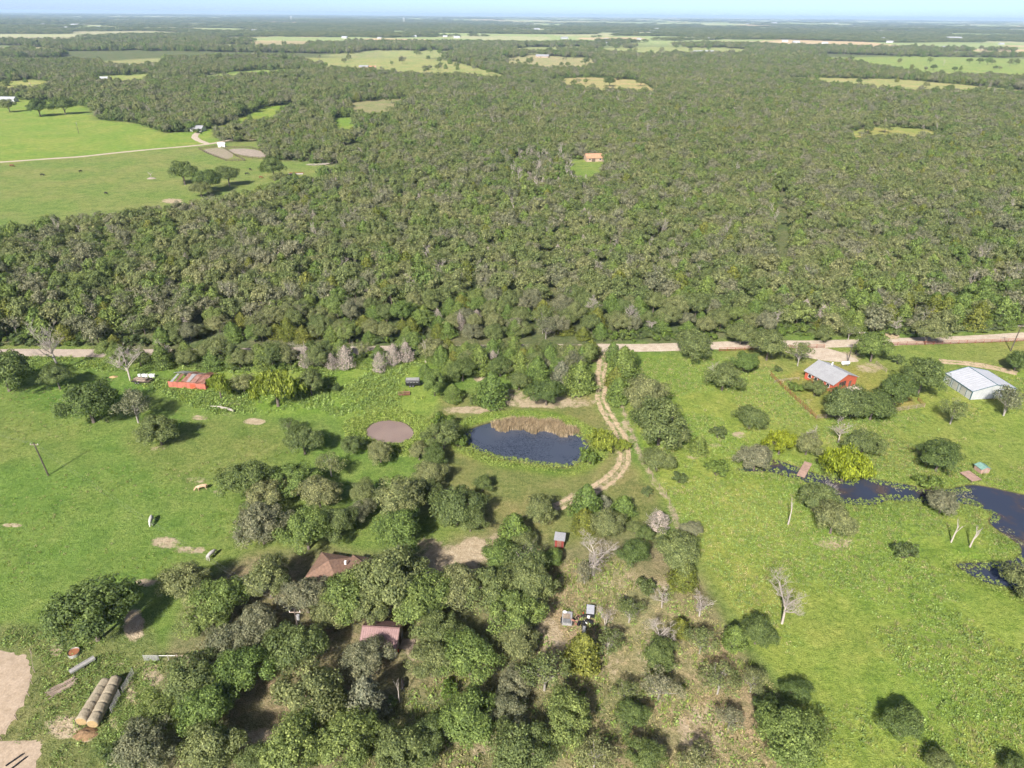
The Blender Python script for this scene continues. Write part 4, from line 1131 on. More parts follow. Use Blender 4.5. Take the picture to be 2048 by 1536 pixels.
M['pole'] = plain('creosote_pole', (.1, .08, .065), .9, .4, 2)
M['fence_red'] = plain('rusty_red_pipe', (.28, .09, .05), .8, .4, 2)
M['green_roof'] = plain('green_shingle', (.17, .3, .25), .8, .3)
M['hay_side'] = plain('weathered_hay', (.33, .28, .2), .95, .3, 4, bump=.8)
M['hay_end'] = plain('golden_hay', (.4, .285, .14), .95, .4, 5, bump=.8)
M['loose_hay'] = plain('rotting_hay', (.27, .17, .09), .95, .6, 2.5, bump=1.0)
M['orange'] = plain('orange_red_plastic', (.6, .07, .03), .5, .15)
M['blue'] = plain('blue_plastic', (.06, .14, .3), .5, .15)
M['concrete'] = plain('pale_slab', (.48, .42, .34), .9, .3)
M['wire'] = plain('wire', (.2, .2, .2), .5)
M['cow_grey'] = plain('grey_hide', (.5, .47, .43), .9, .3, 3)
M['cow_tan'] = plain('tan_hide', (.36, .22, .13), .9, .3, 3, c2=(.55, .4, .28))
M['cow_black'] = plain('black_hide', (.018, .015, .014), .8, .3)
M['cow_brown'] = plain('brown_hide', (.16, .06, .03), .8, .3)

# ------------------------------------------------------------------ building blocks
def gable_walls(W, L, e, r, base=-.4):
    w, l_ = W/2, L/2
    v = [(-w,-l_,base),(w,-l_,base),(w,l_,base),(-w,l_,base),(-w,-l_,e),(w,-l_,e),(w,l_,e),(-w,l_,e),(0,-l_,r),(0,l_,r)]
    return MB().add(v, [(0,1,5,8,4),(2,3,7,9,6),(1,2,6,5),(3,0,4,7),(3,2,1,0)])
def roof_slope(W, L, e, r, side, over=.35, th=.07, ribs=0.0, oy=.35):
    """one slope: slab with standing ribs; side -1 left, +1 right"""
    k = (r-e)/(W/2); xe = side*(W/2+over); ze = e-k*over
    mb = MB(); l_ = L/2+oy
    a = [(0,-l_,r+.05),(xe,-l_,ze+.05),(xe,l_,ze+.05),(0,l_,r+.05)]
    mb.poly(a if side > 0 else a[::-1], th)
    if ribs:
        y = -l_+.1
        while y < l_:
            mb.add([(0,y-.03,r+.055),(0,y+.03,r+.055),(0,y,r+.105),(xe,y-.03,ze+.055),(xe,y+.03,ze+.055),(xe,y,ze+.105)], [(0,3,5,2),(1,2,5,4),(3,4,5),(0,2,1)])
            y += ribs
    return mb
def window(root, c, w, h, axis_='x', fm='white', sgn=1):
    """frame and pane on a wall facing +-x or +-y (local)"""
    fr = MB(); t_ = .07
    for (dx, dz, ww, hh) in ((-w/2, 0, t_, h+t_), (w/2, 0, t_, h+t_), (0, h/2, w-t_, t_), (0, -h/2, w-t_, t_)):
        if axis_ == 'y': fr.box((c[0]+dx, c[1]+sgn*.03, c[2]+dz), (ww, .08, hh))
        else: fr.box((c[0]+sgn*.03, c[1]+dx, c[2]+dz), (.08, ww, hh))
    f = fr.build('window', M[fm], root)
    pn = MB().box((c[0], c[1]+sgn*.015, c[2]), (w-t_, .03, h-t_)) if axis_ == 'y' else MB().box((c[0]+sgn*.015, c[1], c[2]), (.03, w-t_, h-t_))
    pn.build('pane', M['glass'], f); return f
def frame_of(Lb, Lf, Rf, h):
    """place of a gabled building from three eave corners in the photograph: left back, left front, right front"""
    a, b, c = P(*Lb, h), P(*Lf, h), P(*Rf, h)
    ax = (a-b); ax.z = 0; L = ax.length; ax.normalize()
    px = Vector((ax.y, -ax.x, 0)); W = (c-b).dot(px)
    ce = b+px*(W/2)+ax*(L/2); ce.z = zg1(ce.x, ce.y)
    return ce, math.atan2(ax.y, ax.x)-math.pi/2, abs(W), L

# red ranch house -----------------------------------------------------------
ce, rz, W, L = frame_of((1608,739),(1668,770),(1731,759), 2.7); W = max(8, min(W, 13)); L = max(9, min(L, 18))
h_ = empty('ranch_house', ce, rz, 'red ranch house with pale grey metal roof inside a fenced yard', 'house')
gable_walls(W-.8, L-.8, 2.7, 4.6).build('wall', M['red_wall'], h_)
for s in (-1, 1): roof_slope(W-.8, L-.8, 2.7, 4.6, s, .5, .08, .6).build('roof_slope', M['roof_grey'], h_)
MB().box((0, 0, 4.7), (.35, L, .06)).build('ridge_cap', M['roof_white'], h_)
for i in range(3): window(h_, (-2.0+i*.95, -(L-.8)/2, 1.85), .7, 1.25, 'y', 'dark', -1)
for i in range(4): window(h_, (-(W-.8)/2, -L/2+2+i*(L-4)/3, 1.5), 1.0, 1.1, 'x', 'white', -1)
MB().box((2.2, -(L-.8)/2-.03, 1.0), (.95, .06, 2.0)).build('door', M['wood_dark'], h_)
MB().box((0, -(L-.8)/2-1.3, .12), (W-1.5, 2.4, .24)).build('porch_slab', M['concrete'], h_)
MB().box((1.6, 1.5, 4.6), (.3, .3, .9)).build('vent_pipe', M['white'], h_)
# white metal barn ----------------------------------------------------------
ce, rz, W, L = frame_of((1892,747),(1946,782),(2031,776), 2.7)
bn = empty('metal_barn', ce, rz, 'white metal barn with dark teal trim at the right edge', 'barn')
EH, RH = 2.7, 4.3
gable_walls(W, L, EH, RH).build('wall', M['wall_white'], bn)
for s in (-1, 1): roof_slope(W, L, EH, RH, s, .18, .07, .9, .15).build('roof_slope', M['roof_white'], bn)
k = (RH-EH)/(W/2); tl = math.hypot(W/2+.2, RH-EH)
tb = MB()
for s in (-1, 1):
    for yy in (-L/2-.17, L/2+.17):
        tb.tube([(0, yy, RH+.03), (s*(W/2+.2), yy, EH+.03-k*.2)], .09, 4)
    tb.tube([(s*(W/2+.2), -L/2-.17, EH-k*.2), (s*(W/2+.2), L/2+.17, EH-k*.2)], .09, 4)
tb.tube([(0, -L/2-.17, RH+.08), (0, L/2+.17, RH+.08)], .1, 4)
tb.build('roof_trim', M['teal'], bn)
for sx in (-1, 1):
    for sy in (-1, 1): MB().box((sx*(W/2+.01), sy*(L/2+.01), EH/2-.15), (.16, .16, EH+.2)).build('corner_trim', M['teal'], bn)
for i, cx_ in enumerate((W*.12, W*.34)):
    d_ = MB().box((cx_, -L/2-.05, 1.25), (W*.2, .07, 2.5)).build('sliding_door', M['wall_white'], bn)
    f_ = MB()
    for dx in (-1, 1): f_.box((cx_+dx*W*.1, -L/2-.09, 1.25), (.12, .08, 2.55))
    f_.box((cx_, -L/2-.09, 2.5), (W*.2, .08, .12)); f_.build('door_frame', M['teal'], d_)
for yy in (-L*.22, L*.08, L*.34):
    d_ = MB().box((-W/2-.04, yy, 1.1), (.06, L*.2, 2.2)).build('side_door', M['galv'], bn)
    f_ = MB()
    for q in (-1, 1): f_.box((-W/2-.07, yy+q*L*.1, 1.1), (.07, .1, 2.25))
    f_.build('door_frame', M['teal'], d_)
# brown-roofed house among the oaks ------------------------------------------
def hip_roof(W, L, e, r, over=.5):
    w, l_ = W/2+over, L/2+over; q = max(l_-w, .02)
    v = [(-w,-l_,e),(w,-l_,e),(w,l_,e),(-w,l_,e),(0,-q,r),(0,q,r),(-w,-l_,e-.15),(w,-l_,e-.15),(w,l_,e-.15),(-w,l_,e-.15)]
    return MB().add(v, [(0,1,4),(1,2,5,4),(2,3,5),(3,0,4,5),(1,0,6,7),(2,1,7,8),(3,2,8,9),(0,3,9,6),(6,9,8,7)])
def hip_lines(W, L, e, r, over=.5):
    w, l_ = W/2+over, L/2+over; q = max(l_-w, .02); mb = MB()
    for a, b in (((-w,-l_,e),(0,-q,r)),((w,-l_,e),(0,-q,r)),((w,l_,e),(0,q,r)),((-w,l_,e),(0,q,r)),((0,-q,r),(0,q,r))): mb.tube([a, b], .07, 5)
    return mb
p0 = P(736, 1143, 4.0)
hs = empty('brown_roofed_house', p0, math.radians(-12), 'house with brown hipped shingle roof half hidden under oaks', 'house')
MB().box((0, 0, 1.2), (9, 8, 3.2)).build('wall', M['brick'], hs)
r_ = hip_roof(9, 8, 2.8, 5.4).build('roof', M['shingle'], hs); hip_lines(9, 8, 2.8, 5.4).build('ridge_tiles', M['shingle'], r_)
MB().box((-7.9, 1.0, 1.1), (5.2, 5.2, 2.9)).build('garage_wall', M['brick'], hs)
mbw = hip_roof(5.2, 5.4, 2.55, 4.1); mbw.v = [(q[0]-7.9, q[1]+1.0, q[2]) for q in mbw.v]; mbw.build('garage_roof', M['shingle'], hs)
MB().box((-5.0, 1.6, 3.6), (.35, .35, .7)).build('vent_pipe', M['white'], hs)
MB().cyl((1.2, 2.5, 4.2), (1.2, 2.5, 5.6), .1, 8).build('vent_pipe', M['steel'], hs)
for yy in (-2, 0, 2): window(hs, (-4.5, yy, 1.5), 1.1, 1.2, 'x', 'white', -1)
# maroon roofed shed ----------------------------------------------------------
p0 = P(765, 1282, .6)
sh = empty('metal_shed', p0, math.radians(-4)+math.pi/2, 'grey metal shed with maroon ribbed roof under the oaks', 'shed')
gable_walls(5.0, 5.6, 2.3, 3.7).build('wall', M['grey_wall'], sh)
for s in (-1, 1): roof_slope(5.0, 5.6, 2.3, 3.7, s, .25, .06, .35, .25).build('roof_slope', M['maroon'], sh)
MB().box((0, 0, 3.78), (.3, 6.1, .05)).build('ridge_cap', M['maroon'], sh)
MB().box((.2, -2.84, 1.0), (1.1, .07, 2.0)).build('door', M['wood_dark'], sh)
p0 = P(815, 1290); dk = empty('wood_deck', p0, math.radians(-6), 'small plank deck beside the maroon roofed shed', 'deck')
for i in range(9): MB().box((-.95+i*.24, 0, .22), (.21, 2.0, .05)).build('plank', M['wood'], dk)
MB().box((0, .85, .1), (2.1, .12, .2)).build('beam', M['wood_dark'], dk); MB().box((0, -.85, .1), (2.1, .12, .2)).build('beam', M['wood_dark'], dk)
p0 = P(794, 1303); cn = empty('fuel_can', p0, .4, 'bright red plastic can on the ground by the maroon shed', 'can')
MB().box((0, 0, .25), (.5, .32, .5)).build('body', M['orange'], cn); MB().tube([(-.15, 0, .5), (-.1, 0, .62), (.1, 0, .62), (.15, 0, .5)], .03, 6).build('handle', M['orange'], cn); MB().tube([(.2, 0, .48), (.34, 0, .66)], .035, 6).build('spout', M['dark'], cn)
# small red shed --------------------------------------------------------------
p0 = P(1119, 1090); rs = empty('red_shed', p0, math.radians(-10), 'small dark red shed with flat grey metal roof', 'shed')
MB().box((0, 0, .95), (1.7, 1.7, 2.1)).build('wall', M['shed_red'], rs)
MB().poly([(-1.05,-1.0,1.98),(1.05,-1.0,1.98),(1.05,1.05,2.3),(-1.05,1.05,2.3)], .08).build('roof', M['roof_grey'], rs)
MB().box((0, -.875, .9), (.8, .05, 1.7)).build('door', M['rust_dark'], rs)
for s in (-1, 1): MB().box((s*.86, -.86, .95), (.08, .08, 2.05)).build('corner_board', M['wood_dark'], rs)
# collapsed red barn ----------------------------------------------------------
a, b = P(338, 774), P(412, 779); ax = b-a; LB = ax.length
cb = empty('collapsed_barn', (a+b)/2, math.atan2(ax.y, ax.x), 'collapsed red barn with loose rusty roof sheets', 'barn')
for i in range(8): MB().box((-LB/2+LB*(i+.5)/8, 0, .85-.1*rnd.random()), (LB/8-.03, .12, 2.1), rx=rnd.uniform(-.05, .05)).build('wall_board', M['red_faded'], cb)
MB().box((LB*.16, -.1, .7), (1.5, .06, 1.4)).build('door', M['red_wall'], cb)
MB().box((LB/2, 1.5, .7), (.12, 3, 1.8)).build('end_wall', M['red_faded'], cb)
MB().box((0, 7.0, .3), (LB*.9, .12, 1.2)).build('back_wall', M['wood_dark'], cb)
for i in range(9): MB().tube([(-LB/2+LB*i/8, -.1, 1.75), (-LB/2+LB*i/8+rnd.uniform(-.3, .3), 3.6, 2.3), (-LB/2+LB*i/8, 7.1, .9)], .07, 4).build('rafter', M['wood_dark'], cb)
for row, (y0, z0, y1, z1) in enumerate(((-.3, 1.9, 3.5, 2.45), (3.4, 2.5, 7.3, 1.1))):
    for i in range(13):
        xx = -LB/2+LB*(i+.5)/13
        if row == 0 and i in (0, 2, 4): continue
        mt = M['galv'] if (i < 5 and rnd.random() < .6) or i == 7 else M['rust'] if rnd.random() < .6 else M['rust_dark']
        ja, jb = rnd.uniform(-.25, .25), rnd.uniform(-.1, .3)
        MB().poly([(xx-.44, y0+ja, z0+jb), (xx+.44, y0+ja*.5, z0+jb+rnd.uniform(-.05, .1)), (xx+.44+rnd.uniform(-.3, .3), y1, z1+jb*.5), (xx-.44+rnd.uniform(-.3, .3), y1+ja, z1+jb)], .03).build('roof_sheet', mt, cb)
# trailers and machines --------------------------------------------------------
def wheel(root, c, r=.34, w=.2, ax='y'):
    d = Vector((0, w/2, 0)) if ax == 'y' else Vector((w/2, 0, 0)); c = Vector(c)
    o = MB().cyl(c-d, c+d, r, 14).build('wheel', M['tyre'], root); MB().cyl(c-d*1.08, c+d*1.08, r*.5, 10).build('rim', M['steel'], o)
def flat_trailer(loc, rz, L, W, label, bed='wood', h=.55, rails=True, deck=True):
    o = empty('flatbed_trailer', loc, rz, label, 'trailer')
    MB().box((0, 0, h), (L, W, .12)).build('bed', M[bed], o)
    if rails:
        for s in (-1, 1): MB().box((0, s*W/2, h+.18), (L, .06, .28)).build('side_rail', M['dark'], o)
    for s in (-1, 1): wheel(o, (-.2*L, s*(W/2+.14), .33))
    for s in (-1, 1): wheel(o, (-.05*L, s*(W/2+.14), .33))
    MB().tube([(L/2, W*.3, h), (L/2+1.1, 0, h-.1), (L/2, -W*.3, h)], .06, 6).build('tongue', M['dark'], o)
    return o
def heap(name, root, mat, L, W, h, z, seed, n=26):
    """an uneven mound"""
    rg = np.random.default_rng(seed); Vs = []; Fs = []; R_, A_ = 5, 14
    for r in range(R_+1):
        for k in range(A_):
            f = r/R_; a_ = 6.283*k/A_; e = 1+rg.uniform(-.18, .18)
            Vs.append((L/2*f*math.cos(a_)*e, W/2*f*math.sin(a_)*e, z+(h*(1-f**1.6)*rg.uniform(.7, 1.15) if r < R_ else 0)))
    for r in range(R_):
        for k in range(A_): Fs.append((r*A_+k, (r+1)*A_+k, (r+1)*A_+(k+1) % A_, r*A_+(k+1) % A_))
    return mobj(name, np_mesh(name, Vs, Fs, mat), root)
o = flat_trailer(P(285, 764), math.radians(-8), 5.0, 2.4, 'old flatbed trailer loaded with junk below the dead tree', 'wood_dark')
heap('load', o, M['wood'], 3.6, 1.8, .7, .6, 3)
for i in range(6): MB().box((-1.6+i*.6, rnd.uniform(-.5, .5), 1.15), (.5, 1.4, .05), rz=rnd.uniform(-.4, .4), ry=rnd.uniform(-.2, .2)).build('loose_board', M['wood'], o)
for i, u in enumerate((280, 288, 294, 302, 308)):
    p0 = P(u, 754.5); d_ = empty('white_drum', p0, 0, ['white drum at the left end of the row behind the junk trailer', 'second white drum from left behind the junk trailer', 'middle white drum behind the junk trailer', 'second white drum from right behind the junk trailer', 'white drum at the right end of the row behind the junk trailer'][i], 'drum', 'white drums behind the junk trailer')
    MB().cyl((0, 0, -.05), (0, 0, .95), .42+.05*(i % 2), 14).build('body', M['white'], d_); MB().cyl((0, 0, .95), (0, 0, 1.02), .2, 10).build('lid', M['galv'], d_)
p0 = P(227, 754); o = heap('dirt_heap', None, M['hay_end'], 2.4, 1.6, .35, 0, 5); o.location = p0; tag(o, 'small tan heap in the grass below the crooked dead tree', 'heap')
st = empty('stock_trailer', P(826, 771), math.radians(4), 'black enclosed stock trailer parked on the grass', 'trailer')
mb = MB(); prof = [(-.95, .55), (.95, .55), (.95, 1.75), (.7, 2.1), (-.7, 2.1), (-.95, 1.75)]
mb.add([(-1.9, y, z) for y, z in prof]+[(1.9, y, z) for y, z in prof], [(5,4,3,2,1,0), (6,7,8,9,10,11)]+[(i, (i+1) % 6, (i+1) % 6+6, i+6) for i in range(6)])
mb.build('body', M['dark'], st); MB().box((0, 0, 2.13), (3.6, 1.2, .05)).build('roof_highlight', M['galv'], st)  # pale plate paints the white highlight on the black rounded top
for i in range(4): MB().box((-1.3+i*.85, -.965, 1.45), (.6, .04, .22)).build('slat_opening', M['steel'], st)
for x_ in (-.7, .1):
    for s in (-1, 1): wheel(st, (x_, s*.98, .34))
MB().tube([(1.9, .6, .5), (3.1, 0, .45), (1.9, -.6, .5)], .06, 6).build('tongue', M['dark'], st)
im = empty('farm_implement', P(808, 789), math.radians(8), 'rusty disc harrow lying in the grass below the black trailer', 'implement')
MB().box((0, .6, .5), (3.2, .12, .12)).box((0, -.6, .5), (3.2, .12, .12)).box((-1.5, 0, .5), (.12, 1.2, .12)).box((1.5, 0, .5), (.12, 1.2, .12)).box((0, 0, .5), (.12, 1.2, .12)).build('frame', M['rust'], im)
for s in (-1, 1):
    for i in range(8): MB().cyl((-1.4+i*.4, s*.6-.02, .3), (-1.36+i*.4, s*.6+.02, .3), .3, 12).build('disc', M['rust_dark'], im)
MB().tube([(0, .7, .5), (.1, 2.0, .4)], .07, 6).build('tongue', M['rust'], im)
o = flat_trailer(P(1134, 1241), math.radians(84), 3.0, 1.7, 'grey utility trailer with pallet and dish beside the junk', 'galv', .5, False)
MB().box((.3, .1, .62), (1.2, 1.2, .12)).build('pallet', M['wood'], o); MB().box((-.8, 0, .68), (.9, 1.3, .25)).build('box', M['steel'], o)
MB().tube([(1.15, .45, .62), (1.15, .45, .75)], [.22, .34], 14).build('dish', M['white'], o)
o = empty('cargo_cart', P(1180, 1229), math.radians(82), 'white topped box cart above the junk pile', 'cart')
MB().box((0, 0, .75), (1.9, 1.25, .9)).build('body', M['dark'], o); MB().box((0, 0, 1.23), (2.0, 1.32, .07)).build('lid', M['roof_white'], o)
for x_ in (-.6, .6):
    for s in (-1, 1): wheel(o, (x_, s*.68, .28), .28, .14)
def junk(loc, rz, label, cols, seed):
    o = empty('junk_heap', loc, rz, label, 'junk'); r2 = random.Random(seed)
    for i in range(13):
        c = (r2.uniform(-.9, .9), r2.uniform(-1.0, 1.0), r2.uniform(.15, .6))
        t_ = r2.random(); mt = M[r2.choice(cols)]
        if t_ < .4: MB().box(c, (r2.uniform(.3, .8), r2.uniform(.2, .6), r2.uniform(.15, .5)), r2.uniform(0, 3), r2.uniform(-.4, .4)).build('scrap_box', mt, o)
        elif t_ < .7: MB().tube([c, (c[0]+r2.uniform(-.8, .8), c[1]+r2.uniform(-.8, .8), c[2]+r2.uniform(0, .7))], .05, 6).build('scrap_pipe', mt, o)
        else:
            d = Vector((r2.uniform(-.1, .1), r2.uniform(-.1, .1), .12)); MB().cyl(Vector(c)-d, Vector(c)+d, .32, 12).build('scrap_wheel', M['tyre'], o)
    return o
junk(P(1153, 1244), .3, 'heap of dark scrap with orange bits, left of the pair', ['rust', 'rust', 'dark', 'rust_dark', 'dark'], 2)
junk(P(1172, 1243), .1, 'heap of black scrap with red, white and blue bits', ['dark', 'dark', 'white', 'blue', 'dark', 'rust_dark', 'orange'], 4)
en = empty('scrap_engine', P(1168, 1264), 1.4, 'grey scrap machine below the two junk heaps', 'machine')
MB().box((0, 0, .4), (1.5, .6, .5)).build('block', M['steel'], en); MB().cyl((-.6, 0, .65), (.5, 0, .65), .22, 12).build('tank', M['galv'], en)
for x_ in (-.6, .6): wheel(en, (x_, .4, .26), .26, .14); wheel(en, (x_, -.4, .26), .26, .14)
# hay ---------------------------------------------------------------------------
def bale(loc, rz, label, end):
    o = empty('hay_bale', loc, rz, label, 'hay bale', 'round hay bales in two rows'); R_ = .86; Lb = .8
    rg = random.Random(label); Vs = []; Fs = []; A_ = 24; ys = [-Lb, -Lb*.93, -Lb*.5, 0, Lb*.5, Lb*.93, Lb]; rr = [R_*.9, R_*.98, R_, R_*.985, R_, R_*.98, R_*.9]
    for y_, r_2 in zip(ys, rr):
        for k in range(A_):
            a_ = 6.283*k/A_; q = r_2*(1+rg.uniform(-.022, .022)); z_ = math.sin(a_)*q; z_ = max(z_, -R_*.93)
            Vs.append((math.cos(a_)*q, y_, z_+R_*.92))
    for j in range(len(ys)-1):
        for k in range(A_): Fs.append((j*A_+k, j*A_+(k+1) % A_, (j+1)*A_+(k+1) % A_, (j+1)*A_+k))
    mobj('roll', np_mesh('roll', Vs, Fs, M['hay_side'], smooth=True), o)
    for s in (-1, 1):
        mb = MB(); mb.tube([(0, s*(Lb-.02), R_*.92), (0, s*(Lb+.03), R_*.92)], [R_*.9, R_*.82], 22); mb.build('end_face', M['hay_end'] if (end and s < 0) else M['hay_side'], o)
    return o
for rw, (n0, pa, pb) in enumerate((('left', (207,1371), (168,1433)), ('right', (228,1366), (190,1438)))):
    a, b = P(*pa, .85), P(*pb, .85); ax = a-b; rz = math.atan2(ax.y, ax.x)-math.pi/2
    for i in range(5):
        q = b.lerp(a, i/4); q.z = zg1(q.x, q.y)
        bale(q, rz+rnd.uniform(-.05, .05), '%s hay bale of the %s row by the lower left pens' % (['nearest', 'second nearest', 'middle', 'second farthest', 'farthest'][i], n0), i == 0)
o = heap('hay_pile', None, M['loose_hay'], 3.4, 2.4, .7, -.05, 8); o.location = P(172, 1468); tag(o, 'rotting loose hay heap in front of the bale rows', 'hay')
# lower left yard ---------------------------------------------------------------
def post(root, x_, y_, h, r=.07, m='wood', z=0): return MB().tube([(x_, y_, z-.4), (x_, y_, z+h)], r, 6).build('post', M[m], root)
def fence_px(name, pts, label, spacing=2.6, h=1.2, rails=3, rad=.05, mat='fence_red', prad=.06, cat='fence', wob=.04):
    W_ = [P(*p) for p in pts]; o = empty(name, W_[0], 0, label, cat); o0 = W_[0]
    pp = []
    for a, b in zip(W_[:-1], W_[1:]):
        n_ = max(1, int(round((b-a).length/spacing)))
        for i in range(n_): q = a.lerp(b, i/n_); q.z = zg1(q.x, q.y); pp.append(q)
    pp.append(W_[-1])
    for q in pp: post(o, q.x-o0.x+rnd.uniform(-wob, wob), q.y-o0.y+rnd.uniform(-wob, wob), h*rnd.uniform(.95, 1.1), prad, mat, q.z-o0.z)
    for a, b in zip(pp[:-1], pp[1:]):
        for k in range(rails):
            zz = h*(.95-.34*k) if rails > 1 else h*.95
            MB().tube([(a-o0)+Vector((0, 0, zz)), (b-o0)+Vector((0, 0, zz))], rad, 4).build('rail' if rad > .03 else 'wire', M[mat], o)
    return o
g_ = P(289, 1322); e_ = P(319, 1322); gt = empty('pipe_gate', g_, math.atan2(e_.y-g_.y, e_.x-g_.x), 'grey mesh pipe gate across the lane below the round oak', 'gate'); GL = (e_-g_).length
for k in range(5): MB().tube([(0, 0, .25+k*.26), (GL, 0, .25+k*.26)], .03, 5).build('rail', M['steel'], gt)
for k in range(12): MB().tube([(GL*k/11, 0, .2), (GL*k/11, 0, 1.32)], .016 if 0 < k < 11 else .04, 5).build('bar', M['steel'], gt)
fence_px('rail_fence', [(319,1321),(357,1321)], 'single grey rail running right from the pipe gate', 2.0, 1.15, 1, .05, 'galv')
br = empty('fence_brace', P(357, 1323), 0, 'wooden H-shaped fence brace at the end of the grey rail', 'fence')
post(br, 0, 0, 1.6, .09); post(br, 1.7, 0, 1.6, .09); MB().tube([(0, 0, 1.3), (1.7, 0, 1.3)], .07, 6).build('rail', M['wood'], br)
for nm, a, b in (('upper', (268,1348), (247,1386)), ('lower', (241,1391), (224,1426))):
    A_, B_ = P(*a), P(*b); fp = empty('wire_fence', A_, math.atan2(B_.y-A_.y, B_.x-A_.x), '%s of two grey wire stock panels right of the bales' % nm, 'fence'); GL = (B_-A_).length
    for k in range(6): MB().tube([(0, 0, .1+k*.24), (GL, 0, .1+k*.24)], .022, 4).build('wire', M['galv'], fp)
    for k in range(13): MB().tube([(GL*k/12, 0, .05), (GL*k/12, 0, 1.35)], .02 if k % 6 else .05, 4).build('bar', M['galv'], fp)
lp = empty('lumber_pile', P(127, 1374), math.radians(44), 'pile of weathered poles in the weeds left of the bales', 'lumber')
for i in range(11): MB().tube([(-1.9+rnd.uniform(-.5, .4), -.9+i*.17, .12+.12*(i % 3)), (1.7+rnd.uniform(-.4, .5), -.75+i*.15, .14+.1*(i % 2))], rnd.uniform(.05, .09), 6).build('pole', M['wood'], lp)
fb = empty('feed_bunk', P(167, 1335), math.radians(50), 'long grey metal feed bunk above the lumber pile', 'trough')
MB().box((0, 0, .5), (3.6, .7, .1)).build('floor', M['galv'], fb)
for s in (-1, 1): MB().box((0, s*.36, .66), (3.6, .05, .3)).build('side', M['galv'], fb)
for x_ in (-1.5, 0, 1.5):
    for s in (-1, 1): MB().box((x_, s*.3, .2), (.08, .08, .55)).build('leg', M['steel'], fb)
tk = empty('stock_tank', P(149, 1309), 0, 'round stock tank with rusty brown water by the massive oak', 'tank')
mb = MB(); mb.tube([(0, 0, -.1), (0, 0, .65)], .85, 24, False); mb.tube([(0, 0, .62), (0, 0, .68)], .89, 24, False); mb.build('tank_wall', M['galv'], tk); MB().cyl((0, 0, -.05), (0, 0, .5), .83, 24).build('water', plain('rusty_water', (.28, .12, .06), .15, .2), tk)
for i, (a, b) in enumerate((((12,1533), (47,1509)), ((22,1540), (54,1515)))):
    A_, B_ = P(*a), P(*b); o = MB().tube([(0, 0, .14), B_-A_+Vector((0, 0, .14))], .12, 8).build('steel_pipe', M['dark']); o.location = A_
    tag(o, ['left of two dark pipes lying on the sand', 'right of two dark pipes lying on the sand'][i], 'pipe', 'dark pipes on the sand')
fence_px('wire_fence', [(64,1308),(70,1345),(58,1392),(34,1440),(4,1480)], 'sparse post fence around the sand arena', 3.0, 1.1, 2, .014, 'wood', .06)
# poles and wires ----------------------------------------------------------------
POLE_TOP = {}
def power_pole(key, base, h, label, arm=True, lean=0.0, transformer=False, lamp=False):
    p0 = P(*base); o = empty('power_pole', p0, 0, label, 'power pole')
    MB().tube([(0, 0, -.5), (lean*.5, 0, h/2), (lean, 0, h)], [.17, .15, .11], 8).build('pole', M['pole'], o)
    if arm:
        MB().box((lean, 0, h-.5), (1.8, .12, .12)).build('crossarm', M['wood'], o)
        for s in (-.8, 0, .8): MB().tube([(lean+s, 0, h-.45), (lean+s, 0, h-.2)], .05, 6).build('insulator', M['white'], o)
    if transformer:
        MB().cyl((lean+.35, 0, h-2.0), (lean+.35, 0, h-1.1), .26, 12).build('transformer', M['galv'], o)
    if lamp: MB().tube([(lean, 0, h-.6), (lean-1.2, 0, h-.3), (lean-1.5, 0, h-.4)], [.05, .05, .14], 6).build('lamp_arm', M['galv'], o)
    POLE_TOP[key] = p0+Vector((lean, 0, h-.25)); return o
power_pole('left', (97, 951), 8.6, 'dark power pole alone in the left pasture', lean=-.5)
power_pole('house', (604, 1296), 8.5, 'power pole with transformer rising among the lower oaks', transformer=True)
power_pole('edge', (2021, 702), 8.8, 'tall power pole at the right edge by the road', lean=.3)
power_pole('ranch', (1711, 708), 7.5, 'power pole behind the ranch house near the road', lean=.2)
power_pole('yard', (1695, 726), 6.0, 'yard light pole beside the white tank', arm=False, lamp=True)
power_pole('far', (158, 268), 9.0, 'far power pole standing in the bright green pasture')
power_pole('out', (-300, 820), 8.6, 'power pole beyond the left edge of the pasture')
def wires(name, a, b, label, sag=1.2, n_=2):
    o = empty(name, (0, 0, 0), 0, label, 'wire')
    for k in range(n_):
        d = Vector((-.5+k*1.0, 0, 0)); pts_ = []
        for i in range(13):
            f = i/12; q = POLE_TOP[a].lerp(POLE_TOP[b], f)+d; q.z -= sag*4*f*(1-f); pts_.append(q)
        MB().tube(pts_, .008, 4, False).build('wire', M['wire'], o)
wires('power_line', 'left', 'house', 'thin wires crossing the left pasture to the transformer pole')
wires('power_line', 'out', 'left', 'thin wires running left from the pasture pole')
wires('power_line', 'ranch', 'edge', 'thin wires along the road between the right poles')
# fences -----------------------------------------------------------------------
fence_px('rail_fence', [(1776,692),(1850,690),(1950,687),(2048,683),(2200,677)], 'rusty red rail fence along the road at the right', 3.0, 1.25, 3, .06)
fence_px('rail_fence', [(1438,703),(1470,702),(1560,699),(1616,697)], 'rusty red rail fence left of the ranch gate', 3.0, 1.25, 3, .06)
fence_px('entrance_gate', [(1617,697),(1633,696.5),(1648,696)], 'red pipe gate at the ranch house drive', 2.2, 1.3, 4, .05, cat='gate')
fence_px('yard_fence', [(1541,752),(1570,780),(1600,808),(1632,838)], 'long left side of the ranch yard fence', 2.6, 1.2, 3, .05)
fence_px('yard_fence', [(1632,838),(1690,834),(1783,824),(1848,815)], 'front side of the ranch yard fence', 2.6, 1.2, 3, .05, 'wood')
fence_px('yard_fence', [(1848,815),(1835,802)], 'short right end of the ranch yard fence', 2.4, 1.2, 3, .05)
fence_px('yard_fence', [(1549,767),(1597,761)], 'pale cross fence inside the ranch yard', 2.4, 1.1, 2, .05, 'wood')
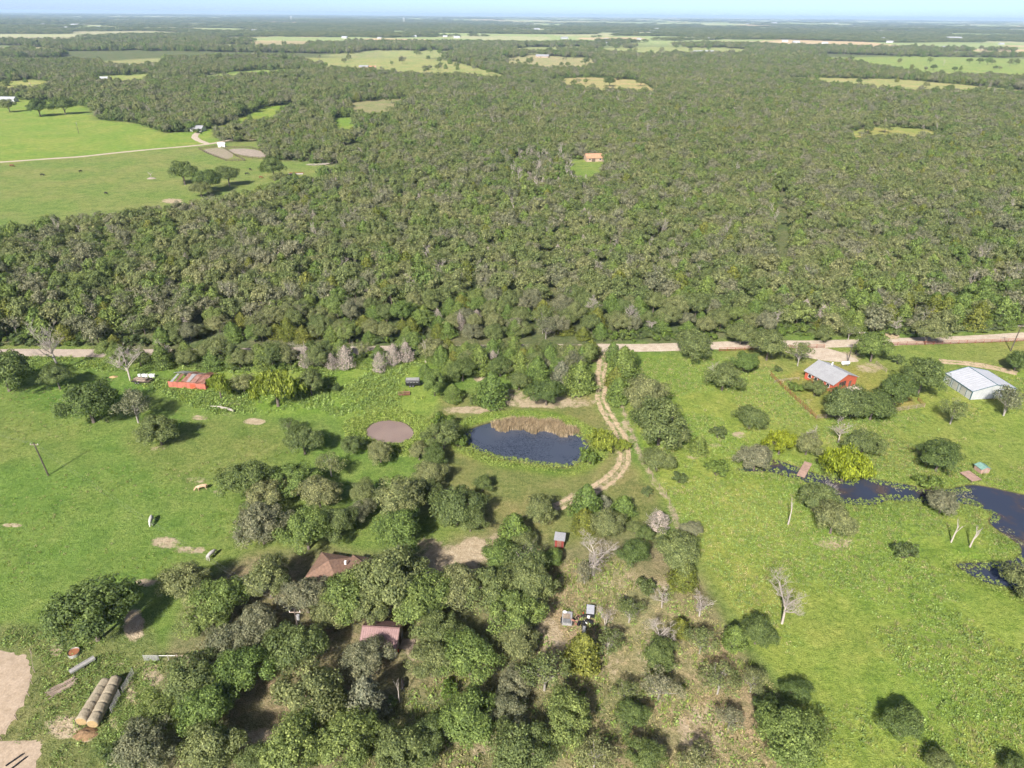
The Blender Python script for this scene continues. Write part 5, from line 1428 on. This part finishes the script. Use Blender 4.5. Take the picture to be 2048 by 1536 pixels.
fence_px('yard_fence', [(1751,729),(1772,745)], 'short fence run right of the tall green oak', 2.4, 1.2, 3, .05, 'wood')
fence_px('wire_fence', WIRE, 'wire fence with thin posts dividing pond lawn from meadow', 3.2, 1.2, 3, .012, 'wood', .05)
fence_px('pen_fence', [(398,299),(440,294),(452,299),(470,312),(490,322),(452,322),(418,309),(398,299)], 'rail fence of the weedy left cattle pen', 5, 1.5, 3, .09, 'wood_dark', .12)
fence_px('pen_fence', [(455,297),(500,296),(534,306),(531,318),(505,317),(470,312)], 'rail fence of the bare right cattle pen', 5, 1.5, 3, .09, 'wood_dark', .12)
# creek side ---------------------------------------------------------------------
def dock(name, a, b, width, label, cat, h=.35):
    A_, B_ = P(*a, .3), P(*b, .3); d = B_-A_; d.z = 0; o = empty(name, (A_.x, A_.y, 0), math.atan2(d.y, d.x), label, cat); Ld = d.length; n_ = max(6, int(Ld/.3))
    for i in range(n_): MB().box((Ld*(i+.5)/n_, rnd.uniform(-.04, .04), h), (Ld/n_-.03, width, .06)).build('plank', M['plank'], o)
    for s in (-1, 1): MB().box((Ld/2, s*width*.4, h-.12), (Ld, .1, .18)).build('beam', M['wood_dark'], o)
    for i in range(3):
        for s in (-1, 1): MB().tube([(Ld*(.1+.4*i), s*width*.42, -2.0), (Ld*(.1+.4*i), s*width*.42, h-.03)], .08, 6).build('pile', M['wood_dark'], o)
dock('footbridge', (1600,956), (1617,925), 1.7, 'narrow plank footbridge over the creek by the golden willow', 'bridge', .25)
dock('fishing_dock', (1928,944), (1953,965), 2.6, 'brown plank dock on the creek below the dome-shaped tree', 'dock', .45)
pm = empty('pump_house', P(1962, 942), math.radians(10), 'tiny pump house with pale green roof by the dock', 'shed')
gable_walls(2.2, 2.0, 1.25, 1.7, -.3).build('wall', M['shed_red'] if False else M['plank'], pm)
for s in (-1, 1): roof_slope(2.2, 2.0, 1.25, 1.7, s, .15, .06, 0, .15).build('roof_slope', M['green_roof'], pm)
MB().box((0, -1.03, .6), (.7, .05, 1.1)).build('door', M['wood'], pm)
pt = empty('propane_tank', P(1690, 731), .2, 'white tank on legs behind the ranch house', 'tank')
MB().tube([(-1.3, 0, .85), (-1.1, 0, .85), (1.1, 0, .85), (1.3, 0, .85)], [.2, .5, .5, .2], 14).build('tank', M['white'], pt)
for x_ in (-.7, .7): MB().box((x_, 0, .15), (.15, .7, .6)).build('leg', M['steel'], pt)
lg = MB().tube([(-4, 0, .35), (-1.5, .2, .5), (1.2, 0, .45), (3.2, -.3, .3)], [.08, .2, .3, .36], 8); lg.tube([(-.5, .1, .5), (-1.8, 1.0, .9)], [.13, .03], 5).tube([(.6, 0, .5), (0, -1.1, .9)], [.14, .03], 5)
o = lg.build('fallen_log', M['bark_dead'], None, P(448, 819), math.radians(-16), True); tag(o, 'fallen grey log on the weedy bank below the willows', 'log')
# animals -------------------------------------------------------------------------
def cow_mesh(name, mat):
    """skinned skeleton of a grazing cow, facing +x"""
    Vx = [((-.75,0,1.08),.27),((-.3,0,1.02),.34),((.25,0,1.02),.35),((.65,0,1.1),.27),((.95,0,1.05),.17),((1.2,0,.78),.13),((1.38,0,.5),.14),((1.5,0,.3),.085),
          ((-.95,0,1.12),.08),((-1.02,0,.8),.03),((-1.0,0,.45),.04)]
    E = [(0,1),(1,2),(2,3),(3,4),(4,5),(5,6),(6,7),(0,8),(8,9),(9,10)]
    for s in (-1, 1):
        b0 = len(Vx); Vx += [((-.68,s*.2,.82),.17),((-.6,s*.21,.55),.085),((-.72,s*.21,.32),.055),((-.7,s*.21,.03),.06)]; E += [(0,b0),(b0,b0+1),(b0+1,b0+2),(b0+2,b0+3)]
        b0 = len(Vx); Vx += [((.62,s*.18,.78),.14),((.64,s*.19,.45),.07),((.63,s*.19,.2),.05),((.66,s*.19,.03),.06)]; E += [(3,b0),(b0,b0+1),(b0+1,b0+2),(b0+2,b0+3)]
        b0 = len(Vx); Vx += [((1.24,s*.2,.66),.04)]; E += [(5,b0)]
    me = bpy.data.meshes.new(name); me.from_pydata([q[0] for q in Vx], E, []); me.materials.append(mat)
    o = bpy.data.objects.new('cow', me); col.objects.link(o)
    sk = o.modifiers.new('skin', 'SKIN')
    for d, q in zip(me.skin_vertices[0].data, Vx): d.radius = (q[1], q[1])
    me.skin_vertices[0].data[0].use_root = True
    su = o.modifiers.new('sub', 'SUBSURF'); su.levels = su.render_levels = 1
    dg = bpy.context.evaluated_depsgraph_get(); m2 = bpy.data.meshes.new_from_object(o.evaluated_get(dg)); m2.materials.clear(); m2.materials.append(mat)
    for p in m2.polygons: p.use_smooth = True
    bpy.data.objects.remove(o); return m2
base_cow = cow_mesh('cow', M['cow_grey']); CM = {'cow_grey': base_cow}
for k in ('cow_tan', 'cow_black', 'cow_brown'): m2 = base_cow.copy(); m2.materials.clear(); m2.materials.append(M[k]); CM[k] = m2
for (u, v, k, a_, s, lab, grp) in [(304,1046,'cow_grey',-75,1.12,'pale grey cow grazing in the open left pasture',None),(405,980,'cow_tan',205,1.1,'tan cow grazing left of the pasture grove',None),(423,1116,'cow_grey',70,1.1,'white cow behind the broken-limbed oak',None),(806,1376,'cow_black',100,.9,'black cow in shade left of the lime sapling',None),
    (85,352,'cow_black',10,1.15,'black cow in the far pasture between the brown and next cow','cattle in the far pasture'),(161,345,'cow_black',80,1.15,'black cow in the far pasture nearest the farm road','cattle in the far pasture'),(213,389,'cow_black',150,1.15,'black cow alone lowest in the far pasture','cattle in the far pasture'),(501,341,'cow_black',140,1.15,'upper black cow between the oak clump and lone oak','cattle in the far pasture'),(494,350,'cow_black',20,1.15,'middle black cow between the oak clump and lone oak','cattle in the far pasture'),(522,357,'cow_brown',0,1.1,'dark brown cow beside the lone pen oak','cattle in the far pasture'),(24,334,'cow_brown',0,1.3,'brown cow just below the farm road at far left','cattle in the far pasture')]:
    p0 = P(u, v); o = mobj('cow', CM[k], None, p0, math.radians(a_)); o.scale = (s, s, s); tag(o, lab, 'cow', grp)
# far farm buildings -----------------------------------------------------------------
def far_house(u, v, wpx, lab, roof='roof_white', wall='wall_white', ratio=.6, rz=None, grp=None, name='farm_building', eave=3.2, doors=True):
    p0 = P(u, v); dep = math.hypot(p0.y*math.cos(PITCH)+(CAM_H-p0.z)*math.sin(PITCH), 0); w = max(5, wpx*dep/FPX); d = w*ratio
    o = empty(name, p0, (rnd.uniform(-.5, .5) if rz is None else rz)+math.pi/2, lab, 'building', grp)
    e = min(eave, max(2.6, w*.22)); r_ = e+d*.24
    gable_walls(d, w, e, r_, -1.5).build('wall', M[wall], o)
    for s in (-1, 1): roof_slope(d, w, e, r_, s, .4, .12).build('roof_slope', M[roof], o)
    if doors:
        MB().box((-d/2-.06, w*.1, 1.1), (.1, min(3, w*.2), 2.2)).build('door', M['wood_dark'], o)
        for q in (-.3, .32): window(o, (-d/2, w*q, 1.6), min(1.4, w*.1), 1.1, 'x', 'white', -1)
    return o
far_house(1187, 321, 34, 'tan house with orange-brown roof in a clearing of the wood', 'orange_roof', 'brick', .75, .15, None, 'forest_house', 3.0)
far_house(397, 262, 24, 'open pale barn at the end of the farm road', 'roof_grey', 'galv', .8, -.1)
far_house(1674, 340, 20, 'grey roof showing among the trees of the right wood', 'roof_grey', 'galv', .6, -.7)
far_house(444, 294, 13, 'white stock trailer parked beside the cattle pens', 'white', 'white', .45, .1, None, 'white_trailer', 2.6, False)
far_house(17, 203, 34, 'long white shed at the far left edge', 'roof_white', 'wall_white', .4, -.05)
far_house(8, 153, 22, 'pale house at the left edge above the yellow field', 'roof_grey', 'brick')
far_house(212, 161, 20, 'tan barn behind the small left field', 'roof_white', 'brick')
far_house(258, 136, 40, 'long pale building in the left woods', 'roof_white', 'wall_white', .35, .1)
far_house(340, 130, 26, 'white house right of the long pale building', 'roof_white', 'wall_white', .5)
far_house(728, 137, 18, 'grey house left of the straw coloured field', 'roof_grey', 'brick')
far_house(745, 137, 14, 'tan house beside the straw coloured field', 'orange_roof', 'brick')
far_house(1085, 115, 26, 'wide tan house in the middle distance field', 'roof_grey', 'brick', .5)
far_house(1412, 107, 28, 'white farm house in the field right of centre', 'roof_white', 'wall_white', .5)
far_house(1395, 106, 16, 'small barn left of the white farm house', 'roof_grey', 'brick')
far_house(1488, 111, 22, 'pale barn right of the white farm house', 'roof_white', 'wall_white', .4)
far_house(1906, 79, 30, 'big white shed far away at the right', 'roof_white', 'wall_white', .4, 0, None, 'farm_building', 6)
far_house(1634, 114, 14, 'grey shed at the top of the right green field', 'roof_grey', 'galv')
far_house(1770, 79, 22, 'white buildings far off right of centre', 'roof_white', 'wall_white', .5)
for k in range(34):
    u = rnd.uniform(20, 2040); v = rnd.choice([rnd.uniform(46, 62), rnd.uniform(56, 100), rnd.uniform(72, 100)])
    for _ in range(60):
        q = P(u, v)
        if not bool(far_wood(np.array([q.x]), np.array([q.y]))[0]) and math.hypot(q.x, q.y) > 2600: break
        u = rnd.uniform(20, 2040); v = rnd.uniform(46, 92)
    far_house(u, v, rnd.uniform(7, 14), 'tiny pale building scattered in the far hazy country', rnd.choice(['roof_white', 'roof_white', 'roof_grey']), 'wall_white', .5, None, 'tiny far buildings', 'farm_building', 5, False)
for (u, lab) in ((629, 'left of two white water towers on the horizon'), (828, 'right of two white water towers on the horizon')):
    yy = 9000.; xx = (u-1024)/FPX*yy*1.0/math.cos(PITCH)*.88; p0 = Vector((xx, yy, zg1(xx, yy)))
    o = empty('water_tower', p0, 0, lab, 'water tower')
    MB().tube([(0, 0, 34), (0, 0, 37), (0, 0, 43), (0, 0, 46)], [4, 8.5, 8.5, 3], 16).build('tank', M['white'], o)
    for k in range(4): a_ = .785+k*1.571; MB().tube([(math.cos(a_)*7, math.sin(a_)*7, -1), (math.cos(a_)*5, math.sin(a_)*5, 36)], .7, 6).build('leg', M['white'], o)
    MB().cyl((0, 0, -1), (0, 0, 35), 1.0, 8).build('riser', M['white'], o)
rf = empty('hay_ring', P(303, 357), 0, 'tangle of bare branches and rails left of the oak clump', 'brush pile')
mb = MB(); dead_tree(mb, 77, 5, .9, .18, 3, 4, 4); mb.build('branches', M['bark_dead'], rf); heap('soil', rf, M['pen'], 6, 5, .8, -.1, 4)
bp_ = empty('brush_pile', P(640, 330), .3, 'heap of cut brush along the wood edge right of the pens', 'brush pile')
for i in range(26): MB().tube([(rnd.uniform(-9, 9), rnd.uniform(-2, 2), rnd.uniform(0, .6)), (rnd.uniform(-9, 9), rnd.uniform(-2, 2), rnd.uniform(.2, 1.4))], .1, 4).build('branch', M['bark_dead'], bp_)
hd = empty('harrow_frame', P(592, 348), .1, 'red and grey rail panels lying right of the lone pen oak', 'panels')
for i in range(5): MB().box((0, -2+i, .3), (9, .12, .3)).build('rail', M['galv' if i < 3 else 'fence_red'], hd)
# ------------------------------------------------------------------ low growth: weeds, reeds, pads
def tuft(seed, n, r, h, leaf, mat, asp=.5, upright=.5):
    rg = np.random.default_rng(seed); a_ = rg.uniform(0, 6.28, n); rr = r*np.sqrt(rg.random(n))
    p = np.stack([rr*np.cos(a_), rr*np.sin(a_), h*rg.uniform(.15, 1, n)*(1-.5*rr/r)], 1)
    nn = np.stack([np.cos(a_)*rr/r, np.sin(a_)*rr/r, 1.0-upright+0*a_], 1)+rg.normal(size=(n, 3))*.35
    Vv, Ff = quads(p, nn, leaf*rg.uniform(.6, 1.3, n), asp, rg, .0); return np_mesh('tuft_shape', Vv, Ff, M[mat])
def blades(seed, n, r, h, mat, w=.05):
    rg = np.random.default_rng(seed); Vs = []; Fs = []
    for i in range(n):
        a_ = rg.uniform(0, 6.28); q = r*math.sqrt(rg.random()); x_, y_ = q*math.cos(a_), q*math.sin(a_); b_ = rg.uniform(0, 6.28); hh = h*rg.uniform(.6, 1.15); lx, ly = rg.normal(0, .22*h), rg.normal(0, .22*h)
        dx, dy = math.cos(b_)*w, math.sin(b_)*w; k = len(Vs)
        Vs += [(x_-dx, y_-dy, -.05), (x_+dx, y_+dy, -.05), (x_+dx*.8+lx*.35, y_+dy*.8+ly*.35, hh*.6), (x_-dx*.8+lx*.35, y_-dy*.8+ly*.35, hh*.6), (x_+lx, y_+ly, hh), (x_+lx+.01, y_+ly, hh)]
        Fs += [(k, k+1, k+2, k+3), (k+3, k+2, k+5, k+4)]
    return np_mesh('blade_shape', Vs, Fs, M[mat])
WEEDS = [tuft(1, 16, .55, .5, .17, 'weed'), tuft(2, 12, .42, .35, .16, 'weed'), tuft(3, 20, .7, .75, .18, 'weed'), tuft(4, 14, .45, .5, .13, 'weed_dry'), blades(5, 22, .4, .55, 'weed_dry', .025), blades(6, 22, .4, .5, 'reed_green', .03)]
def weeds(name, pl, step, thr, pick, label, sc=(.7, 1.3), seed=0, scale=14., soft=True):
    rg = np.random.default_rng(seed); W_ = [flat(*q) for q in pl]; xs = [q[0] for q in W_]; ys = [q[1] for q in W_]
    a_, b_ = jgrid(min(xs), max(xs), min(ys), max(ys), step, rg); k = sdist(W_, a_, b_) < 0; a_, b_ = a_[k], b_[k]
    k = (fbm(a_/scale, b_/scale, 61+seed, 4)+.16*(rg.random(len(a_))-.5) > thr) & (pond_sd(a_, b_) > .3); a_, b_ = a_[k], b_[k]
    c_ = zg(a_, b_); n_ = len(a_); s = rg.uniform(*sc, n_)
    scatter(name, np.column_stack([a_, b_, c_-.03]), rg.uniform(0, 6.28, n_), np.column_stack([s, s, s*rg.uniform(.7, 1.2, n_)]), np.array(pick)[rg.integers(0, len(pick), n_)], WEEDS, label, 'weeds')
    return n_
nw = weeds('meadow_weeds', [(1290,715),(1540,720),(1640,840),(1850,820),(1890,740),(2100,760),(2300,1000),(2400,1600),(1640,1600),(1590,1360),(1450,1180),(1370,1070),(1250,830)], .6, .44, [0, 1, 1, 1, 2, 3, 4, 5], 'pale broadleaf weeds patched over the right meadow', (.45, 1.15), 1)
nw += weeds('pasture_weeds', [(300,745),(700,725),(860,730),(900,800),(700,835),(560,825),(430,830),(330,790),(200,740)], .7, .44, [0, 0, 1, 2, 5], 'leafy weeds on the bank around barn and willows', (.9, 1.7), 2, 9)
nw += weeds('yard_weeds', [(0,1262),(110,1250),(260,1290),(330,1300),(300,1420),(230,1550),(90,1550),(110,1480),(30,1490),(80,1400),(90,1320),(40,1290),(0,1300)], .55, .46, [0, 1, 2, 2, 3], 'weeds between the sand arena and the hay bales', (.4, 1.0), 3, 7)
nw += weeds('grove_undergrowth', [(1060,1130),(1260,1110),(1420,1220),(1600,1440),(1660,1600),(700,1600),(720,1420),(1000,1300)], .7, .44, [3, 3, 4, 0, 1, 5], 'dry brush and weeds on the floor of the lower grove', (.5, 1.5), 4, 6)
nw += weeds('pasture_tufts', [(-60,740),(200,735),(420,830),(640,900),(470,950),(460,1090),(250,1170),(-100,1250)], 1.5, .5, [5, 1, 4], 'scattered grass tufts in the left pasture', (.4, .9), 5, 12)
nw += weeds('verge_weeds', [(-60,714),(190,714),(330,735),(700,722),(850,722),(860,734),(640,745),(330,745),(0,735)], .8, .4, [0, 2, 5], 'tall weeds along the left road and wood edge', (.8, 1.8), 6, 8)
REEDS = [blades(20+i, 26, .5, 1.35, 'reed', .045) for i in range(3)]+[tuft(30+i, 26, .5, .8, .24, 'reed_green', .22, .55) for i in range(3)]
rg = np.random.default_rng(9); RP = [flat(*d4(q)) for q in [(840,612),(875,594),(1000,584),(1180,594),(1305,638),(1330,655),(1250,672),(1160,640),(1080,650),(1000,636),(920,650),(870,640)]]
a_, b_ = jgrid(min(q[0] for q in RP), max(q[0] for q in RP), min(q[1] for q in RP), max(q[1] for q in RP), .42, rg); k = sdist(RP, a_, b_)+(fbm(a_/2.5, b_/2.5, 5, 3)-.5)*3.0 < 0; a_, b_ = a_[k], b_[k]; n_ = len(a_)
s = rg.uniform(.8, 1.35, n_); scatter('dry_reeds', np.column_stack([a_, b_, np.maximum(zg(a_, b_), -.5)]), rg.uniform(0, 6.28, n_), np.column_stack([s, s, s]), rg.integers(0, 3, n_), REEDS, 'belt of tan dry reeds along the pond far shore', 'reeds')
def shore(name, poly, lo, hi, step, thr, label, sc, seed, sel=None):
    rg = np.random.default_rng(seed); a_, b_ = jgrid(min(q[0] for q in poly)-hi, max(q[0] for q in poly)+hi, min(q[1] for q in poly)-hi, max(q[1] for q in poly)+hi, step, rg)
    d = sdist(poly, a_, b_); k = (d > lo) & (d < hi*(.35+1.1*fbm(a_/5, b_/5, seed, 3))) & (fbm(a_/6, b_/6, seed+3, 3) > thr); a_, b_ = a_[k], b_[k]; n_ = len(a_); s = rg.uniform(*sc, n_)
    scatter(name, np.column_stack([a_, b_, np.maximum(zg(a_, b_), -.5)]), rg.uniform(0, 6.28, n_), np.column_stack([s, s, s]), 3+rg.integers(0, 3, n_), REEDS, label, 'reeds')
shore('pond_sedge', POND, -1.3, 3.6, .6, .3, 'green sedge fringe around the main pond', (.4, .9), 11)
shore('muddy_pond_sedge', POND2, -.2, 5.5, .6, .2, 'tall green sedge around the small muddy pond', (.6, 1.15), 12)
shore('creek_sedge', CREEK, -2.2, 3.0, .65, .4, 'yellow-green sedge along the creek banks', (.35, .8), 13)
rg = np.random.default_rng(15); PADS = [tuft(40, 30, 1.2, .02, .2, 'pad', .8, 0.0), tuft(41, 20, .9, .02, .18, 'pad', .8, 0.0)]
a_, b_ = jgrid(min(q[0] for q in CREEK), max(q[0] for q in CREEK), min(q[1] for q in CREEK), max(q[1] for q in CREEK), 1.3, rg); k = (sdist(CREEK, a_, b_) < -.6) & (fbm(a_/7, b_/7, 91, 3) > .6); a_, b_ = a_[k], b_[k]; n_ = len(a_); s = rg.uniform(.5, 1.1, n_)
scatter('lily_pads', np.column_stack([a_, b_, np.full(n_, -.46)]), rg.uniform(0, 6.28, n_), np.column_stack([s, s, s]), rg.integers(0, 2, n_), PADS, 'patches of floating pads on the dark creek water', 'lily pads')
# ------------------------------------------------------------------ haze: one closed box of even thin air round the whole place
hz = MB().box((0, 40000, 22), (108000, 101000, 160))
m, t, n, l, b = nt('thin_air'); n.remove(b)
pv = N(t, 'ShaderNodeVolumePrincipled'); pv.inputs['Color'].default_value = (.56, .77, 1.0, 1); pv.inputs['Density'].default_value = HAZE; pv.inputs['Anisotropy'].default_value = 0.0
l.new(pv.outputs[0], n['Material Output'].inputs['Volume'])
tag(hz.build('haze', m), 'thin pale haze lying over the whole countryside', 'haze', kind='stuff')
